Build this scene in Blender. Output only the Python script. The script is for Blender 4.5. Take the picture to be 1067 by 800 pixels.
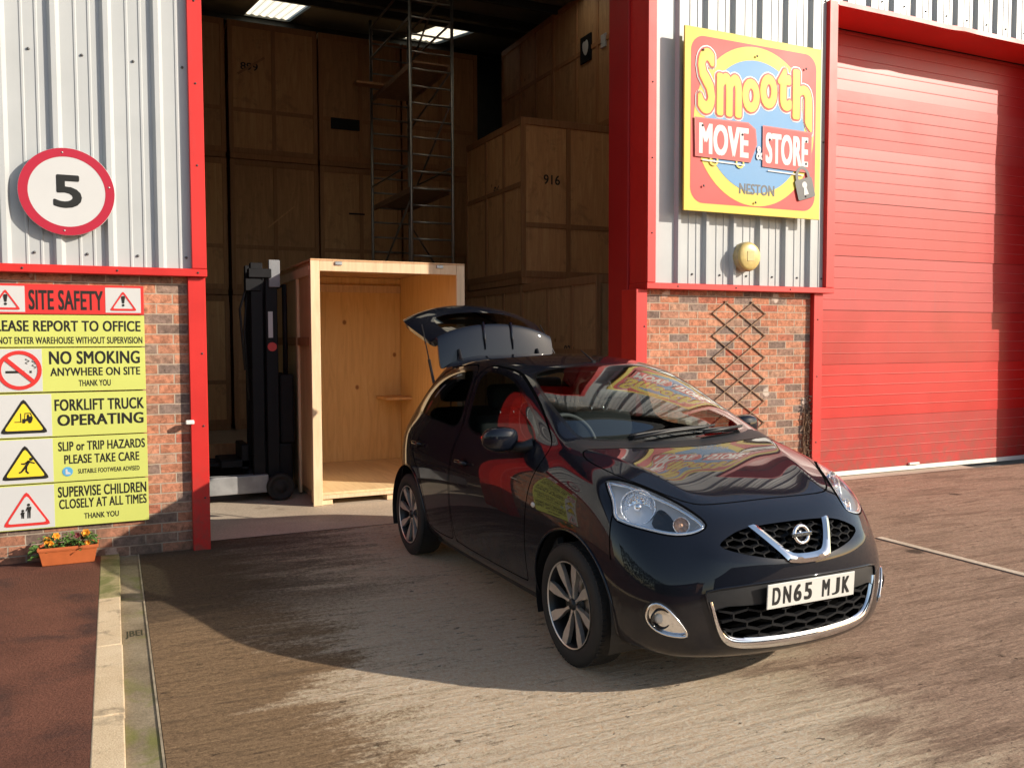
import bpy, bmesh, math, random
import numpy as np
from mathutils import Vector, Matrix
from mathutils.bvhtree import BVHTree
from mathutils.geometry import tessellate_polygon
R = math.radians
for o in list(bpy.data.objects): bpy.data.objects.remove(o)
scene = bpy.context.scene
COL = scene.collection

# ------------------------------------------------------------------ camera
YAW, PITCH, ROLL, FPX = R(24.87), R(-2.955), R(-.17), 898.0
CAMPOS = Vector((-.6487, -6.888, 1.60))
fw = Vector((math.sin(YAW)*math.cos(PITCH), math.cos(YAW)*math.cos(PITCH), math.sin(PITCH)))
rt = Vector((math.cos(YAW), -math.sin(YAW), 0)); up = rt.cross(fw)
rt, up = rt*math.cos(ROLL)+up*math.sin(ROLL), up*math.cos(ROLL)-rt*math.sin(ROLL)
cam_d = bpy.data.cameras.new('camera'); cam = bpy.data.objects.new('camera', cam_d); COL.objects.link(cam)
m = Matrix((( rt.x, up.x, -fw.x, CAMPOS.x), (rt.y, up.y, -fw.y, CAMPOS.y), (rt.z, up.z, -fw.z, CAMPOS.z), (0,0,0,1)))
cam.matrix_world = m
cam_d.sensor_width = 36; cam_d.lens = 36*FPX/1067; cam_d.clip_start = .05; cam_d.clip_end = 600
scene.camera = cam

# ------------------------------------------------------------------ light
SUNV = Vector((1.25, -1.0, .72)).normalized()           # towards the sun
elev = math.asin(SUNV.z); azim = math.atan2(SUNV.x, SUNV.y)
world = bpy.data.worlds.new('World'); scene.world = world; world.use_nodes = True
wn = world.node_tree; wn.nodes.clear()
sky = wn.nodes.new('ShaderNodeTexSky'); sky.sky_type = 'NISHITA'; sky.sun_disc = False
sky.sun_elevation = elev; sky.sun_rotation = azim; sky.dust_density = .6; sky.air_density = 1.0
tint = wn.nodes.new('ShaderNodeMix'); tint.data_type = 'RGBA'; tint.blend_type = 'MULTIPLY'
tint.inputs[0].default_value = 1; tint.inputs[7].default_value = (1.0, .90, .80, 1)
wn.links.new(sky.outputs[0], tint.inputs[6])
bg = wn.nodes.new('ShaderNodeBackground'); bg.inputs[1].default_value = .15
wo = wn.nodes.new('ShaderNodeOutputWorld')
wn.links.new(tint.outputs[2], bg.inputs[0]); wn.links.new(bg.outputs[0], wo.inputs[0])
sd = bpy.data.lights.new('sun', 'SUN'); sd.energy = 4.15; sd.angle = R(.55); sd.color = (1, .90, .76)
so = bpy.data.objects.new('sun', sd); COL.objects.link(so)
so.rotation_euler = SUNV.to_track_quat('Z', 'Y').to_euler(); so.location = SUNV*40
vs = scene.view_settings; vs.view_transform = 'Standard'; vs.look = 'None'; vs.gamma = 1; vs.exposure = .62
scene.render.resolution_x = 1024; scene.render.resolution_y = 767

# ------------------------------------------------------------------ helpers
def obj(name, data, mat=None, parent=None, label=None, cat=None, group=None, kind=None, smooth=None):
    if isinstance(data, bmesh.types.BMesh):
        me = bpy.data.meshes.new(name); bmesh.ops.recalc_face_normals(data, faces=data.faces[:]) if getattr(data, '_rc', False) else None
        data.to_mesh(me); data.free()
    else: me = data
    o = bpy.data.objects.new(name, me); COL.objects.link(o)
    if mat is not None:
        for mm in (mat if isinstance(mat, (list, tuple)) else [mat]): me.materials.append(mm)
    if parent: o.parent = parent
    if smooth is not None:
        me.shade_smooth()
        if smooth < 180: me.set_sharp_from_angle(angle=R(smooth))
    tag(o, label, cat, group, kind)
    return o
def tag(o, label=None, cat=None, group=None, kind=None):
    if label: o['label'] = label
    if cat: o['category'] = cat
    if group: o['group'] = group
    if kind: o['kind'] = kind
    return o
def thing(name, label, cat, loc=(0,0,0), rz=0, group=None):
    o = bpy.data.objects.new(name, None); COL.objects.link(o); o.location = loc; o.rotation_euler = (0,0,rz)
    o.empty_display_size = .1
    return tag(o, label, cat, group)
def box(bm, lo, hi, bev=0, seg=1, mi=0):
    vs_ = [bm.verts.new((x,y,z)) for x in (lo[0],hi[0]) for y in (lo[1],hi[1]) for z in (lo[2],hi[2])]
    fs = [bm.faces.new([vs_[i] for i in q]) for q in ((0,1,3,2),(4,6,7,5),(0,4,5,1),(2,3,7,6),(0,2,6,4),(1,5,7,3))]
    for f in fs: f.material_index = mi
    if bev:
        es = list({e for f in fs for e in f.edges})
        bmesh.ops.bevel(bm, geom=es, offset=bev, segments=seg, affect='EDGES', profile=.5)
    return vs_
def boxm(lo, hi, bev=0, seg=1):
    bm = bmesh.new(); box(bm, lo, hi, bev, seg); return bm
def tube(bm, pts, r, seg=8, closed=False, caps=True, mi=0):
    pts = [Vector(p) for p in pts]; n = len(pts); rings = []
    ref = None
    for i, p in enumerate(pts):
        a = pts[(i-1) % n] if (closed or i > 0) else p; b = pts[(i+1) % n] if (closed or i < n-1) else p
        t = (b-a).normalized()
        if ref is None: ref = t.orthogonal().normalized()
        ref = (ref - t*ref.dot(t)).normalized(); q = t.cross(ref)
        rr = r[i] if isinstance(r, (list, tuple)) else r
        rings.append([bm.verts.new(p + (ref*math.cos(k*2*math.pi/seg) + q*math.sin(k*2*math.pi/seg))*rr) for k in range(seg)])
    for i in range(n if closed else n-1):
        A, B = rings[i], rings[(i+1) % n]
        for k in range(seg):
            f = bm.faces.new((A[k], A[(k+1)%seg], B[(k+1)%seg], B[k])); f.smooth = True; f.material_index = mi
    if caps and not closed:
        bm.faces.new(rings[0][::-1]).material_index = mi; bm.faces.new(rings[-1]).material_index = mi
def lathe(bm, prof, seg=32, axis='Y', mi=0, closed=False):
    rings = []
    for (r, h) in prof:
        ring = []
        for k in range(seg):
            a = 2*math.pi*k/seg; c, s = math.cos(a)*r, math.sin(a)*r
            ring.append(bm.verts.new({'Y': (c, h, s), 'Z': (c, s, h), 'X': (h, c, s)}[axis]))
        rings.append(ring)
    n = len(rings)
    for i in range(n if closed else n-1):
        A, B = rings[i], rings[(i+1) % n]
        for k in range(seg):
            f = bm.faces.new((A[k], B[k], B[(k+1)%seg], A[(k+1)%seg])); f.smooth = True; f.material_index = mi
def prism(bm, pts, f0, f1, mi=0):
    """pts 2-D outline; f0/f1 map a 2-D point to the two faces' 3-D points"""
    A = [bm.verts.new(f0(p)) for p in pts]; B = [bm.verts.new(f1(p)) for p in pts]; n = len(pts)
    tri = tessellate_polygon([[Vector((p[0], p[1], 0)) for p in pts]])
    fs = []
    for t in tri:
        fs.append(bm.faces.new([A[i] for i in t])); fs.append(bm.faces.new([B[i] for i in reversed(t)]))
    for i in range(n): fs.append(bm.faces.new((A[i], A[(i+1)%n], B[(i+1)%n], B[i])))
    for f in fs: f.material_index = mi
    bmesh.ops.recalc_face_normals(bm, faces=fs)
def circ(cx, cz, r, n=32, rz=None, a0=0): return [(cx+r*math.cos(a0+2*math.pi*i/n), cz+(rz or r)*math.sin(a0+2*math.pi*i/n)) for i in range(n)]
def move(bm, M):
    bmesh.ops.transform(bm, matrix=M, verts=bm.verts[:])
def subsurf_mesh(me, lv):
    o = bpy.data.objects.new('tmp', me); COL.objects.link(o)
    md = o.modifiers.new('s', 'SUBSURF'); md.levels = lv; md.render_levels = lv
    dg = bpy.context.evaluated_depsgraph_get(); dg.update()
    r = bpy.data.meshes.new_from_object(o.evaluated_get(dg)); bpy.data.objects.remove(o)
    return r
def text_bm(s, box_, y, depth=.0, bold=0.0, space=1.0, ring=0, mi=0):
    """flat lettering in the XZ plane facing -Y, filling box_=(x0,x1,z0,z1); weight comes from thin stacked layers shifted sideways
    (bold, in ems) or all round (ring, in metres)"""
    cu = bpy.data.curves.new('t', 'FONT'); cu.body = s; cu.size = 1; cu.space_character = space+bold*1.2; cu.resolution_u = 4
    o = bpy.data.objects.new('t', cu); COL.objects.link(o)
    dg = bpy.context.evaluated_depsgraph_get(); dg.update()
    me = bpy.data.meshes.new_from_object(o.evaluated_get(dg)); bpy.data.objects.remove(o); bpy.data.curves.remove(cu)
    V = [(v.co.x, v.co.y) for v in me.vertices]; F = [tuple(p.vertices) for p in me.polygons]; bpy.data.meshes.remove(me)
    xs = [v[0] for v in V]; ys = [v[1] for v in V]; x0, x1, y0, y1 = min(xs)-bold, max(xs)+bold, min(ys)-bold*.4, max(ys)+bold*.4
    sx_ = (box_[1]-box_[0])/(x1-x0); sz_ = (box_[3]-box_[2])/(y1-y0)
    if ring: sh = [(ring*math.cos(q*math.pi/8), ring*math.sin(q*math.pi/8)) for q in range(16)] + [(ring*.5*math.cos(q*math.pi/3), ring*.5*math.sin(q*math.pi/3)) for q in range(6)]
    elif bold: sh = [(-bold*sx_, -bold*.4*sz_), (-bold*sx_, bold*.4*sz_), (bold*sx_, -bold*.4*sz_), (bold*sx_, bold*.4*sz_), (0, 0)]
    else: sh = [(0, 0)]
    bm = bmesh.new()
    for k, (dx, dz) in enumerate(sh):
        vv = [bm.verts.new((box_[0]+(a-x0)*sx_+dx, y-.0004-.00009*k, box_[2]+(b-y0)*sz_+dz)) for a, b in V]
        for f in F:
            try: fc = bm.faces.new([vv[i] for i in f])
            except ValueError: continue
            fc.normal_update(); fc.material_index = mi; fc.smooth = False
            if fc.normal.y > 0: fc.normal_flip()
    return bm
def join(dst, src, M=None):
    if M is not None: move(src, M)
    me = bpy.data.meshes.new('j'); src.to_mesh(me); src.free(); dst.from_mesh(me); bpy.data.meshes.remove(me)

# ------------------------------------------------------------------ materials
def new_mat(name):
    mt = bpy.data.materials.new(name); mt.use_nodes = True
    nt = mt.node_tree; b = nt.nodes['Principled BSDF']
    return mt, nt, b
def N(nt, t, **kw):
    n = nt.nodes.new(t)
    for k, v in kw.items():
        if k.startswith('i_'): n.inputs[int(k[2:]) if k[2:].isdigit() else k[2:].replace('_', ' ')].default_value = v
        else: setattr(n, k, v)
    return n
def rgba(c): return (*c, 1)
def ramp(nt, fac, stops, interp='LINEAR'):
    r = N(nt, 'ShaderNodeValToRGB'); r.color_ramp.interpolation = interp
    el = r.color_ramp.elements
    while len(el) < len(stops): el.new(.5)
    for e, (p, c) in zip(el, stops): e.position = p; e.color = rgba(c) if len(c) == 3 else c
    nt.links.new(fac, r.inputs[0]); return r.outputs[0]
def mixc(nt, f, a, b, mode='MIX'):
    n = N(nt, 'ShaderNodeMix', data_type='RGBA', blend_type=mode)
    for i, v in ((0, f), (6, a), (7, b)):
        if hasattr(v, 'links'): nt.links.new(v, n.inputs[i])
        else: n.inputs[i].default_value = v if i == 0 else rgba(v)
    return n.outputs[2]
def math_(nt, op, a, b=0.0):
    n = N(nt, 'ShaderNodeMath', operation=op)
    for i, v in ((0, a), (1, b)):
        if hasattr(v, 'links'): nt.links.new(v, n.inputs[i])
        else: n.inputs[i].default_value = v
    return n.outputs[0]
def coords(nt, scale=(1,1,1), rot=(0,0,0), kind='Object'):
    tc = N(nt, 'ShaderNodeTexCoord'); mp = N(nt, 'ShaderNodeMapping')
    mp.inputs['Scale'].default_value = scale; mp.inputs['Rotation'].default_value = rot
    nt.links.new(tc.outputs[kind], mp.inputs[0]); return mp.outputs[0]
def noise(nt, vec, scale, detail=4, rough=.55, dist=0.0):
    n = N(nt, 'ShaderNodeTexNoise'); n.inputs['Scale'].default_value = scale; n.inputs['Detail'].default_value = detail
    n.inputs['Roughness'].default_value = rough; n.inputs['Distortion'].default_value = dist
    nt.links.new(vec, n.inputs['Vector']); return n.outputs[0]
def bump(nt, b, h, strength=.3, dist=.01, prev=None):
    n = N(nt, 'ShaderNodeBump'); n.inputs['Strength'].default_value = strength; n.inputs['Distance'].default_value = dist
    nt.links.new(h, n.inputs['Height'])
    if prev is not None: nt.links.new(prev, n.inputs['Normal'])
    if b is not None: nt.links.new(n.outputs[0], b.inputs['Normal'])
    return n.outputs[0]
def simple(name, c, rough=.5, metal=0.0, var=.12, nscale=8, coat=0.0, bumpy=0.0, spec=.5):
    """one base colour with gentle grime variation"""
    mt, nt, b = new_mat(name)
    v = coords(nt); f = noise(nt, v, nscale, 5, .6)
    lo = tuple(x*(1-var) for x in c); hi = tuple(min(1, x*(1+var)) for x in c)
    nt.links.new(ramp(nt, f, [(.3, lo), (.7, hi)]), b.inputs['Base Color'])
    b.inputs['Metallic'].default_value = metal; b.inputs['Specular IOR Level'].default_value = spec
    rr = N(nt, 'ShaderNodeMapRange'); rr.inputs[3].default_value = max(.02, rough*.85); rr.inputs[4].default_value = min(1, rough*1.15)
    nt.links.new(f, rr.inputs[0]); nt.links.new(rr.outputs[0], b.inputs['Roughness'])
    b.inputs['Coat Weight'].default_value = coat; b.inputs['Coat Roughness'].default_value = .03
    if bumpy: bump(nt, b, noise(nt, v, nscale*12, 4), bumpy, .004)
    return mt
# ------------------------------------------------------------------ car: body surface
def pchip(keys, x):
    xs = [k[0] for k in keys]; ys = [k[1] for k in keys]
    if xs[0] > xs[-1]: xs = xs[::-1]; ys = ys[::-1]
    n = len(xs)
    if x <= xs[0]: return ys[0]
    if x >= xs[-1]: return ys[-1]
    h = [xs[i+1]-xs[i] for i in range(n-1)]; d = [(ys[i+1]-ys[i])/h[i] for i in range(n-1)]
    mm = [d[0]] + [0 if d[i-1]*d[i] <= 0 else (2*h[i]+h[i-1]+h[i]+2*h[i-1])/((2*h[i]+h[i-1])/d[i-1]+(h[i]+2*h[i-1])/d[i]) for i in range(1, n-1)] + [d[-1]]
    i = max(j for j in range(n-1) if xs[j] <= x); t = (x-xs[i])/h[i]
    return (ys[i]*(1+2*t)*(1-t)**2 + mm[i]*h[i]*t*(1-t)**2 + ys[i+1]*t*t*(3-2*t) + mm[i+1]*h[i]*t*t*(t-1))
ROWS = [  # each row of the body, front to rear: (x, half width, height); cowl x
 (-.24, [(.55,.60,.19),(0,.66,.19),(-1,.70,.19),(-2,.70,.19),(-2.75,.62,.21)]),
 (-.24, [(.57,.655,.20),(.42,.745,.205),(.2,.795,.215),(-.5,.775,.235),(-2,.775,.235),(-2.5,.785,.24),(-2.80,.70,.26)]),
 (-.24, [(.585,.685,.33),(.43,.78,.335),(.2,.820,.35),(-.5,.806,.37),(-1.8,.803,.37),(-2.4,.792,.38),(-2.86,.71,.38)]),
 (-.24, [(.565,.695,.51),(.4,.785,.55),(.2,.818,.57),(-.4,.829,.58),(-1.0,.830,.58),(-1.7,.823,.59),(-2.35,.806,.6),(-2.6,.785,.6),(-2.87,.715,.6)]),
 (-.24, [(.50,.675,.675),(.35,.77,.73),(.15,.808,.77),(-.4,.821,.79),(-1.0,.825,.80),(-1.7,.819,.81),(-2.35,.802,.82),(-2.6,.780,.82),(-2.84,.722,.80)]),
 (-.24, [(.44,.645,.785),(.3,.73,.84),(.1,.770,.885),(-.4,.786,.91),(-1.0,.792,.915),(-1.7,.787,.925),(-2.3,.772,.95),(-2.6,.750,.95),(-2.78,.71,.93)]),
 (-.24, [(.36,.60,.862),(.2,.665,.915),(0,.70,.957),(-.24,.715,.997),(-.8,.727,1.005),(-1.5,.732,1.02),(-2.3,.72,1.05),(-2.68,.675,1.03)]),
 (-.24, [(.43,.50,.846),(.2,.57,.932),(0,.62,.985),(-.24,.685,1.018),(-.5,.683,1.08),(-.8,.677,1.155),(-1.2,.674,1.22),(-1.7,.674,1.235),(-2.2,.662,1.22),(-2.54,.64,1.2)]),
 (-.24, [(.465,.38,.845),(.2,.45,.951),(0,.515,1.008),(-.24,.648,1.040),(-.45,.641,1.138),(-.65,.630,1.225),(-.95,.612,1.355),(-1.33,.598,1.425),(-1.7,.597,1.438),(-2.1,.585,1.425),(-2.36,.56,1.39)]),
 (-.18, [(.483,.26,.840),(.2,.31,.942),(0,.36,.998),(-.18,.45,1.035),(-.45,.452,1.162),(-.65,.45,1.255),(-.9,.44,1.367),(-1.05,.435,1.427),(-1.25,.43,1.462),(-1.7,.43,1.486),(-2.1,.42,1.48),(-2.52,.40,1.435)]),
 (-.13, [(.49,.13,.839),(.2,.155,.946),(0,.18,1.002),(-.13,.23,1.030),(-.45,.225,1.183),(-.7,.222,1.298),(-.9,.22,1.388),(-1.02,.22,1.434),(-1.2,.22,1.469),(-1.6,.22,1.499),(-2.1,.215,1.494),(-2.62,.2,1.446)]),
 (-.12, [(.495,0,.839),(.2,0,.947),(0,0,1.003),(-.12,0,1.028),(-.45,0,1.187),(-.7,0,1.303),(-.9,0,1.393),(-1.02,0,1.440),(-1.2,0,1.474),(-1.6,0,1.503),(-2.1,0,1.498),(-2.65,0,1.45)]),
]
FA = [0,.2,.42,.7,1]; FB = [.05,.1,.18,.27,.37,.48,.6,.72,.83,.92,1]
FRC = [(.62,.17),(.735,.185),(.778,.33),(.780,.49),(.762,.615),(.635,.775)]     # centre of the nose, per row: x, z
RRC = [(-2.90,.22),(-2.99,.26),(-3.03,.38),(-3.03,.6),(-3.0,.8),(-2.96,.95)]
def body_cage():
    V, F = [], []; ns = len(FA)+len(FB)
    def add(p): V.append(p); return len(V)-1
    grid = []
    for cx, keys in ROWS:
        fx, rx = keys[0][0], keys[-1][0]; row = []
        for i in range(ns):
            x = fx+(cx-fx)*FA[i] if i < 5 else cx+(rx-cx)*FB[i-5]
            row.append((x, pchip([(k[0], k[1]) for k in keys], x), pchip([(k[0], k[2]) for k in keys], x)))
        grid.append(row)
    idx = {}
    for s in (1, -1):
        for r in range(12):
            for i in range(ns):
                x, y, z = grid[r][i]
                idx[s, r, i] = idx[1, r, i] if (r == 11 and s == -1) else add((x, s*y, z))
        for r in range(11):
            for i in range(ns-1):
                q = [idx[s,r,i], idx[s,r,i+1], idx[s,r+1,i+1], idx[s,r+1,i]]; F.append(q if s == -1 else q[::-1])
        # nose and tail grids: rows 0..5 wrap round to the centre line, the top edge is rows 7..11 of the first/last station
        for end, cen, st, ex, fr in (('f', FRC, 0, 2.6, [.76,.58,.39,.195,0]), ('r', RRC, ns-1, 3.0, [.82,.63,.44,.22,0])):
            g = {}
            for r in range(7):
                g[r,0] = idx[s,r,st]
                for c in range(1, 6):
                    if r == 6: g[r,c] = idx[s,6+c,st]
                    elif c == 5 and s == -1: g[r,c] = idx[end, r]
                    else:
                        kx, ky, kz = grid[r][st]; xc, zc = cen[r]; t = fr[c-1]
                        g[r,c] = add((xc+(kx-xc)*t**ex, s*ky*t, zc+(kz-zc)*t*t))
                        if c == 5: idx[end, r] = g[r,c]
            for r in range(6):
                for c in range(5):
                    q = [g[r,c], g[r,c+1], g[r+1,c+1], g[r+1,c]]; flip = (s == 1) ^ (end == 'f')
                    F.append(q if not flip else q[::-1])
    return V, F
_V, _F = body_cage()
_me = bpy.data.meshes.new('cage'); _me.from_pydata(_V, [], _F); _me.shade_smooth()
_cr = _me.attributes.new('crease_edge', 'FLOAT', 'EDGE')      # pressed crease along each side of the bonnet
_ns = len(FA)+len(FB); _l2 = {8*_ns+i for i in range(5)}
_pos = {tuple(round(c, 5) for c in _V[i]) for i in _l2}; _pos |= {(a, -b, c) for a, b, c in _pos}
for e in _me.edges:
    a, b = (tuple(round(c, 5) for c in _me.vertices[i].co) for i in e.vertices)
    if a in _pos and b in _pos and a[1]*b[1] > 0: _cr.data[e.index].value = .8
_pt = lambda i: _V[i]
for e in _me.edges:      # cowl edge, then the pressed edge across the nose, just below the grille
    a, b = (_V[i] for i in e.vertices)
    if all(-.25 < q[0] < -.10 and 1.02 < q[2] < 1.06 and abs(q[1]) < .66 for q in (a, b)): _cr.data[e.index].value = .8
    if all(-1.12 < q[0] < -1.0 and q[2] > 1.38 for q in (a, b)): _cr.data[e.index].value = .6
    if a[0] > .5 and b[0] > .5 and abs(a[1]) < .52 and abs(b[1]) < .52 and all(.60 < q[2] < .66 for q in (a, b)): _cr.data[e.index].value = .55
BODY = subsurf_mesh(_me, 3)
_bm = bmesh.new(); _bm.from_mesh(BODY); bmesh.ops.recalc_face_normals(_bm, faces=_bm.faces[:])
# make sure normals point out
_f = max(_bm.faces, key=lambda f: f.calc_center_median().z)
if _f.normal.z < 0: bmesh.ops.reverse_faces(_bm, faces=_bm.faces[:])
_bm.normal_update()
BVH = BVHTree.FromBMesh(_bm)
CARX, CARY, CARA = 2.164, -3.21, R(.9)
# ------------------------------------------------------------------ car: materials
def m_paint():
    mt, nt, b = new_mat('dark_blue_car_paint')
    v = coords(nt); fl = noise(nt, v, 900, 2, .5)
    c = ramp(nt, fl, [(.35, (.003,.0038,.007)), (.75, (.0065,.0088,.017))])
    sp = N(nt, 'ShaderNodeSeparateXYZ'); nt.links.new(v, sp.inputs[0]); zr = N(nt, 'ShaderNodeMapRange'); zr.inputs[1].default_value = .52; zr.inputs[2].default_value = .20; nt.links.new(sp.outputs[2], zr.inputs[0])
    film = math_(nt, 'MULTIPLY', zr.outputs[0], ramp(nt, noise(nt, v, 5, 7, .7), [(.35, (.05,.05,.05)), (.7, (.5,.5,.5))])); c = mixc(nt, film, c, (.085,.066,.050))     # road film thrown up the sills
    nt.links.new(c, b.inputs['Base Color'])
    b.inputs['Metallic'].default_value = .0; b.inputs['Roughness'].default_value = .42; b.inputs['Specular IOR Level'].default_value = .06
    b.inputs['Coat Weight'].default_value = 1; b.inputs['Coat Roughness'].default_value = .015; b.inputs['Coat IOR'].default_value = 1.42
    dust = noise(nt, v, 3.5, 6, .6)
    rr = N(nt, 'ShaderNodeMapRange'); rr.inputs[1].default_value = .5; rr.inputs[2].default_value = .8; rr.inputs[3].default_value = .012; rr.inputs[4].default_value = .05
    nt.links.new(dust, rr.inputs[0]); nt.links.new(rr.outputs[0], b.inputs['Coat Roughness'])
    return mt
def m_glass(name, t, ior=1.5, rough=0.0, gain=1.0):
    mt = bpy.data.materials.new(name); mt.use_nodes = True; nt = mt.node_tree; nt.nodes.clear()
    o = N(nt, 'ShaderNodeOutputMaterial'); mx = N(nt, 'ShaderNodeMixShader'); tr = N(nt, 'ShaderNodeBsdfTransparent'); gl = N(nt, 'ShaderNodeBsdfGlossy')
    tr.inputs[0].default_value = rgba(t); gl.inputs['Roughness'].default_value = rough; gl.inputs[0].default_value = (.95,.97,.97,1)
    fr = N(nt, 'ShaderNodeFresnel'); fr.inputs[0].default_value = ior
    # both faces of the pane reflect
    f2 = math_(nt, 'MULTIPLY', fr.outputs[0], 1.4*gain); f3 = math_(nt, 'MINIMUM', f2, .95)
    geo = N(nt, 'ShaderNodeNewGeometry'); inv = math_(nt, 'SUBTRACT', 1.0, geo.outputs['Backfacing']); f4 = math_(nt, 'MULTIPLY', f3, inv)
    nt.links.new(f4, mx.inputs[0]); nt.links.new(tr.outputs[0], mx.inputs[1]); nt.links.new(gl.outputs[0], mx.inputs[2]); nt.links.new(mx.outputs[0], o.inputs[0])
    return mt
PAINT = m_paint()
GLASS = m_glass('windscreen_glass', (.72,.78,.76), 1.58)
SIDEG = m_glass('side_glass', (.32,.36,.35), 1.5, 0.0, .8)
TINT = m_glass('tinted_glass', (.07,.075,.075), 1.5)
LENS = m_glass('clear_lamp_lens', (.93,.94,.95), 1.45)
BLACKP = simple('black_plastic', (.009,.009,.010), .5, nscale=30, bumpy=.08)
GLOSSB = simple('gloss_black_plastic', (.007,.007,.008), .12, nscale=10)
RUBBER = simple('tyre_rubber', (.016,.015,.014), .75, nscale=14, var=.3, bumpy=.15)
GAPDARK = simple('gap_and_recess_dark', (.003,.003,.003), .9, spec=.0)  # shut lines are flush faces, gap shade put into the colour; also backs grilles
def m_facet():
    mt, nt, b = new_mat('faceted_reflector'); v = coords(nt); vo_ = N(nt, 'ShaderNodeTexVoronoi'); vo_.inputs['Scale'].default_value = 70; nt.links.new(v, vo_.inputs['Vector'])
    b.inputs['Base Color'].default_value = (.88,.88,.90,1); b.inputs['Metallic'].default_value = 1; b.inputs['Roughness'].default_value = .12
    bump(nt, b, vo_.outputs['Distance'], .55, .006); return mt
FACET = m_facet()
CHROME = simple('chrome', (.82,.82,.83), .07, 1.0, .03)
SATIN = simple('machined_alloy', (.72,.69,.65), .42, .9, .08, 20)
DALLOY = simple('dark_alloy', (.025,.025,.027), .35, .5, .1)
STEEL = simple('brake_steel', (.16,.15,.14), .42, 1.0, .2)
TRIM = simple('grey_cabin_trim', (.045,.047,.05), .65, nscale=40, bumpy=.1)
DASHM = simple('dash_trim', (.075,.08,.085), .6, nscale=60, bumpy=.12)
FABRIC = simple('seat_fabric', (.03,.031,.034), .9, nscale=60, bumpy=.25)
WHITEP = simple('number_plate_white', (.62,.61,.57), .35, var=.03)
BLACKL = simple('black_lettering', (.012,.012,.012), .5, var=.02)
LAMPS = simple('lamp_silver', (.74,.75,.77), .34, .35, .04)
MATTB = simple('matt_black_grille', (.008,.008,.009), .75, spec=.2)
AMBER = simple('amber_lens', (.62,.36,.22), .12, var=.05)
CLEARP = simple('pale_lens', (.62,.58,.52), .1, var=.05)

# ------------------------------------------------------------------ car: knife and parts
LN = _bm.verts.layers.float_vector.new('nrm')
for v in _bm.verts: v[LN] = v.normal.copy()
PR = {'side': lambda c: (c.x, c.z), 'top': lambda c: (c.x, c.y), 'front': lambda c: (c.y, c.z), 'corner': lambda c: (abs(c.y)*.6-c.x*.8, c.z)}
def offset(pts, d):
    P = [Vector(p) for p in pts]; n = len(P)
    area = sum(P[i].x*P[(i+1)%n].y-P[(i+1)%n].x*P[i].y for i in range(n)); sg = 1 if area > 0 else -1
    out = []
    for i in range(n):
        a, b, c = P[i-1], P[i], P[(i+1)%n]; e1 = (b-a).normalized(); e2 = (c-b).normalized()
        n1 = Vector((e1.y, -e1.x))*sg; n2 = Vector((e2.y, -e2.x))*sg; q = (n1+n2)
        if q.length < 1e-6: q = n1
        q.normalize(); out.append(tuple(b+q*d/max(.4, q.dot(n1))))
    return out
def smooth_poly(pts, n=2):
    for _ in range(n):
        o = []
        for i in range(len(pts)):
            a, b = pts[i], pts[(i+1) % len(pts)]
            o += [(a[0]*.75+b[0]*.25, a[1]*.75+b[1]*.25), (a[0]*.25+b[0]*.75, a[1]*.25+b[1]*.75)]
        pts = o
    return pts
def mirror(half): return half + [(-y, z) for (y, z) in half[::-1] if abs(y) > 1e-6]
def inside(P, poly):
    poly = np.array(poly); x, y = P[:,0], P[:,1]; r = np.zeros(len(P), bool)
    x1, y1 = poly[:,0], poly[:,1]; x2, y2 = np.roll(x1,-1), np.roll(y1,-1)
    for a, b, c, d in zip(x1, y1, x2, y2):
        k = (b > y) != (d > y)
        if abs(d-b) > 1e-12: r ^= k & (x < (c-a)*(y-b)/(d-b)+a)
    return r
def knife(pts, pr, flt):
    pj = PR[pr]; poly = np.array(pts); lo, hi = poly.min(0)-.06, poly.max(0)+.06
    E, A, B = [], [], []
    ok = {}
    for v in _bm.verts:
        q = pj(v.co); ok[v] = flt(v.co, v[LN]) and lo[0] < q[0] < hi[0] and lo[1] < q[1] < hi[1]
    for e in _bm.edges:
        a, b = e.verts
        if ok[a] and ok[b]: E.append(e); A.append(pj(a.co)); B.append(pj(b.co))
    if not E: return
    A = np.array(A)[:,None,:]; B = np.array(B)[:,None,:]; P = poly[None]; Q = np.roll(poly,-1,0)[None]
    d = B-A; s = Q-P; w = P-A
    den = d[...,0]*s[...,1]-d[...,1]*s[...,0]; den[np.abs(den) < 1e-14] = 1e-14
    t = (w[...,0]*s[...,1]-w[...,1]*s[...,0])/den; u = (w[...,0]*d[...,1]-w[...,1]*d[...,0])/den
    hit = (t > 1e-5) & (t < 1-1e-5) & (u >= 0) & (u < 1)
    new = []
    for i in np.nonzero(hit.any(1))[0]:
        ts = sorted(t[i][hit[i]]); e = E[i]; a, b = e.verts[:]; na, nb = a[LN].copy(), b[LN].copy(); last = 0; cur = a
        for tt in ts:
            ed = next(x for x in cur.link_edges if b in x.verts)
            ne, nv = bmesh.utils.edge_split(ed, cur, (tt-last)/(1-last)); nv[LN] = na.lerp(nb, tt).normalized(); new.append(nv); cur = nv; last = tt
    if new: bmesh.ops.connect_verts(_bm, verts=new)
REG = []      # (name, polygon, projection, filter) – first match wins
def region(name, pts, pr, flt, cut=True):
    if cut: knife(pts, pr, flt)
    REG.append((name, pts, pr, flt))
sideF = lambda c, n: abs(c.y) > .42 and abs(n.y) > .12
topF = lambda c, n: n.z > .15 and c.z > .70
frontF = lambda c, n: c.x > .25 and n.x > .1
cornF = lambda c, n: c.x > 0 and abs(c.y) > .33 and c.z > .66
ARCH = [circ(0, .300, .366, 56), circ(-2.45, .300, .366, 56)]
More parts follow.
